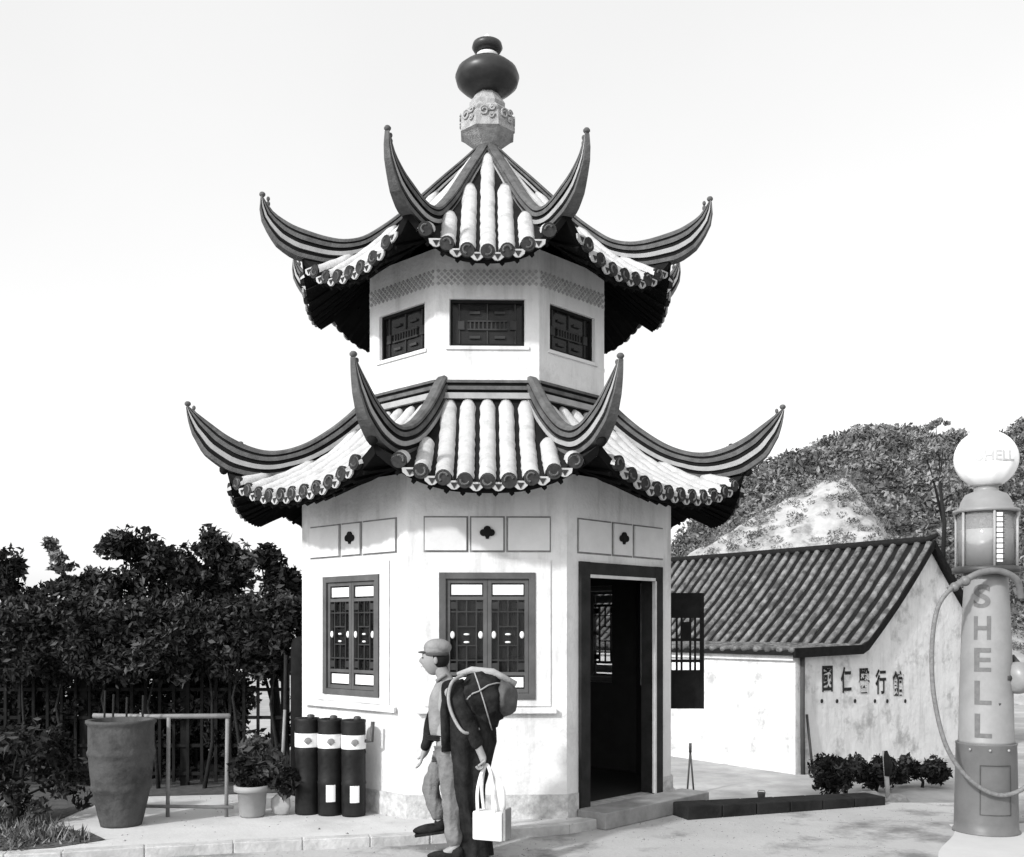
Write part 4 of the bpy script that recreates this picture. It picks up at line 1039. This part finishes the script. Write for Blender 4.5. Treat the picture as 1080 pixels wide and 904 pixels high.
# long coat tails falling behind
secs = [(1.36, .05, .10, .14), (1.25, .10, .16, .22), (1.05, .13, .19, .25), (.9, .14, .19, .26), (.72, .13, .155, .24), (.55, .12, .12, .21), (.38, .135, .105, .18), (.2, .165, .11, .15), (.02, .175, .12, .13)]
vs = []; fs = []; n = 40; NS = 32
for i in range(NS+1):
    z = 1.36-(1.36-.02)*i/NS; tb = [(-q[0], q[1], q[2], q[3]) for q in secs]
    cx = lin([(q[0], q[1]) for q in tb], -z); rx_ = lin([(q[0], q[2]) for q in tb], -z); ry_ = lin([(q[0], q[3]) for q in tb], -z); am = min(.14, i/NS*.2)
    for k in range(n):
        a = 2*pi*k/n; f = 1+am*sin(7*a+z*2)+am*.6*sin(4*a-z*3)+.05*noise.noise(Vector((cos(a)*2, sin(a)*2, z*4)))
        vs.append((cx+rx_*f*cos(a), ry_*f*sin(a), z))
for i in range(NS):
    for k in range(n): k2 = (k+1) % n; fs.append((i*n+k, i*n+k2, (i+1)*n+k2, (i+1)*n+k))
b = MB(); b.raw(vs, fs, 0, None, True); b.raw(vs[:n], [tuple(range(n))]); b.build('coat', M_coat, man)
# cap
b = MB(); b.ball((-.12, 0, 1.628), (.108, .10, .068), 22); b.lathe([(.092, 1.575), (.096, 1.60), (.10, 1.62)], 24, 0, Matrix.Translation((-.13, 0, 0))); b.ball((-.225, 0, 1.590), (.05, .06, .010), 14, 1); b.lathe([(.0935, 1.565), (.096, 1.567), (.096, 1.588), (.0935, 1.59)], 24, 1, Matrix.Translation((-.13, 0, 0))); b.build('cap', [M_cap, mat('cap_band', .06)], man)
# carried things rest on the person, each its own top-level thing
pk = empty('backpack', (man.location.x+.225, 7.87, -.08+1.22), 0, 'bulging dark pack tied with pale cord on the walking person', 'pack')
b = MB(); n = 36; m = 26; vs = []; fs = []
def pkr(d): return 1.04+.16*noise.noise(d*2.0)+.08*noise.noise(d*5)-.06*abs(sin(d.z*5+d.x*3+noise.noise(d*3)))
for i in range(m+1):
    th = pi*i/m
    for k in range(n):
        a = 2*pi*k/n; d = Vector((sin(th)*cos(a), sin(th)*sin(a), -cos(th))); f = pkr(d); vs.append((d.x*.20*f, d.y*.24*f, d.z*.235*f))
for i in range(m):
    for k in range(n): k2 = (k+1) % n; fs.append((i*n+k, i*n+k2, (i+1)*n+k2, (i+1)*n+k))
b.raw(vs, fs, 0, None, True); b.build('pack_body', M_pack, pk)
for (ax, tw) in ((Vector((1, .1, .35)), 0), (Vector((-.5, .4, .9)), 0)):
    ax.normalize(); u_ = ax.orthogonal().normalized(); v_ = ax.cross(u_); pts = []
    for k in range(33):
        a = 2*pi*k/32; d = u_*cos(a)+v_*sin(a); f = pkr(d)+.02; pts.append((d.x*.20*f, d.y*.24*f, d.z*.235*f))
    b = MB(); b.tube(pts, .006, 6); b.build('cord', M_cord, pk)
rl = MB(); rl.tube([(-.19, -.02, .20), (-.08, -.05, .235), (.08, -.06, .215), (.26, -.05, .125)], [.018, .028, .034, .024], 14); rl.build('rolled_mat', mat('pale_mat', .30, .9, .2, 15, .4), pk)
fl = MB(); fl.ball((.17, -.02, .02), (.09, .18, .15), 26); fl.v = [tuple(Vector(q)*(1+.16*noise.noise(Vector(q)*9)+.06*noise.noise(Vector(q)*24))) for q in fl.v]; fl.build('side_pouch', mat('grey_canvas', .07, .9, .4, 8, .4), pk)
st_ = MB(); st_.tube(smooth([(-.14, -.12, .20), (-.22, -.24, .15), (-.245, -.262, .02), (-.20, -.29, -.12), (-.12, -.31, -.22), (-.02, -.22, -.20)]), .013, 6); st_.build('shoulder_strap', M_cord, pk)
bgm = empty('hand_bag', (man.location.x+.285, 7.60, -.08+.20), radians(-22), 'white box shaped bag with cloth handles held low by the walking person', 'bag')
b = MB(); b.box(-.115, .125, -.06, .07, 0, .215); o = b.build('bag_body', M_bag, bgm, bevel=.015)
b = MB(); b.box(.132, .152, -.055, .065, .01, .24); b.build('side_panel', mat('grey_bag_side', .22, .9, .2, 10, .2), bgm, bevel=.004)  # grey slab along the bag's right side
for yy in (-.055, .06):
    b = MB(); b.tube(smooth([(-.07, yy, .20), (-.08, yy*.7, .36), (-.055, yy*.25, .50), (-.02, 0, .555), (.02, yy*.25, .48), (.045, yy*.7, .34), (.06, yy, .20)]), .014, 8, flat=.5); b.build('handle', M_bag, bgm)
b = MB(); b.tube([(.07, .0, .46), (.085, .01, .36), (.08, .02, .26), (.07, .02, .20)], [.02, .04, .045, .04], 10, flat=.5); b.build('cloth', M_bag, bgm)

# gravel and grit on the road and pavement
b = MB()
for _ in range(2600):
    y = random.uniform(7.0, 10.3); x = random.uniform(-4.2, 5.2)
    z = -.08
    if x < 1.7 and y > lin([(q[0], q[1]) for q in kerb[:11]], x)-.03: 
        z = 0.0
        if random.random() < .7 or x < -3.2: continue
    if x > 3.1 and y < 9.3: continue
    r = random.uniform(.003, .010)*(1.8 if random.random() < .05 else 1); a = random.random()*6
    vs = [(x+r*cos(a+q*1.57)*random.uniform(.7, 1.2), y+r*sin(a+q*1.57)*random.uniform(.7, 1.2), z) for q in range(4)]+[(x+random.gauss(0, r*.2), y, z+r*.9)]
    b.raw(vs, [(0, 1, 4), (1, 2, 4), (2, 3, 4), (3, 0, 4)])
tag(b.build('gravel', mat('road_grit', .22, .95, .6, 9), fix=False), 'loose grit scattered on the pale road', 'gravel', None, 'stuff')
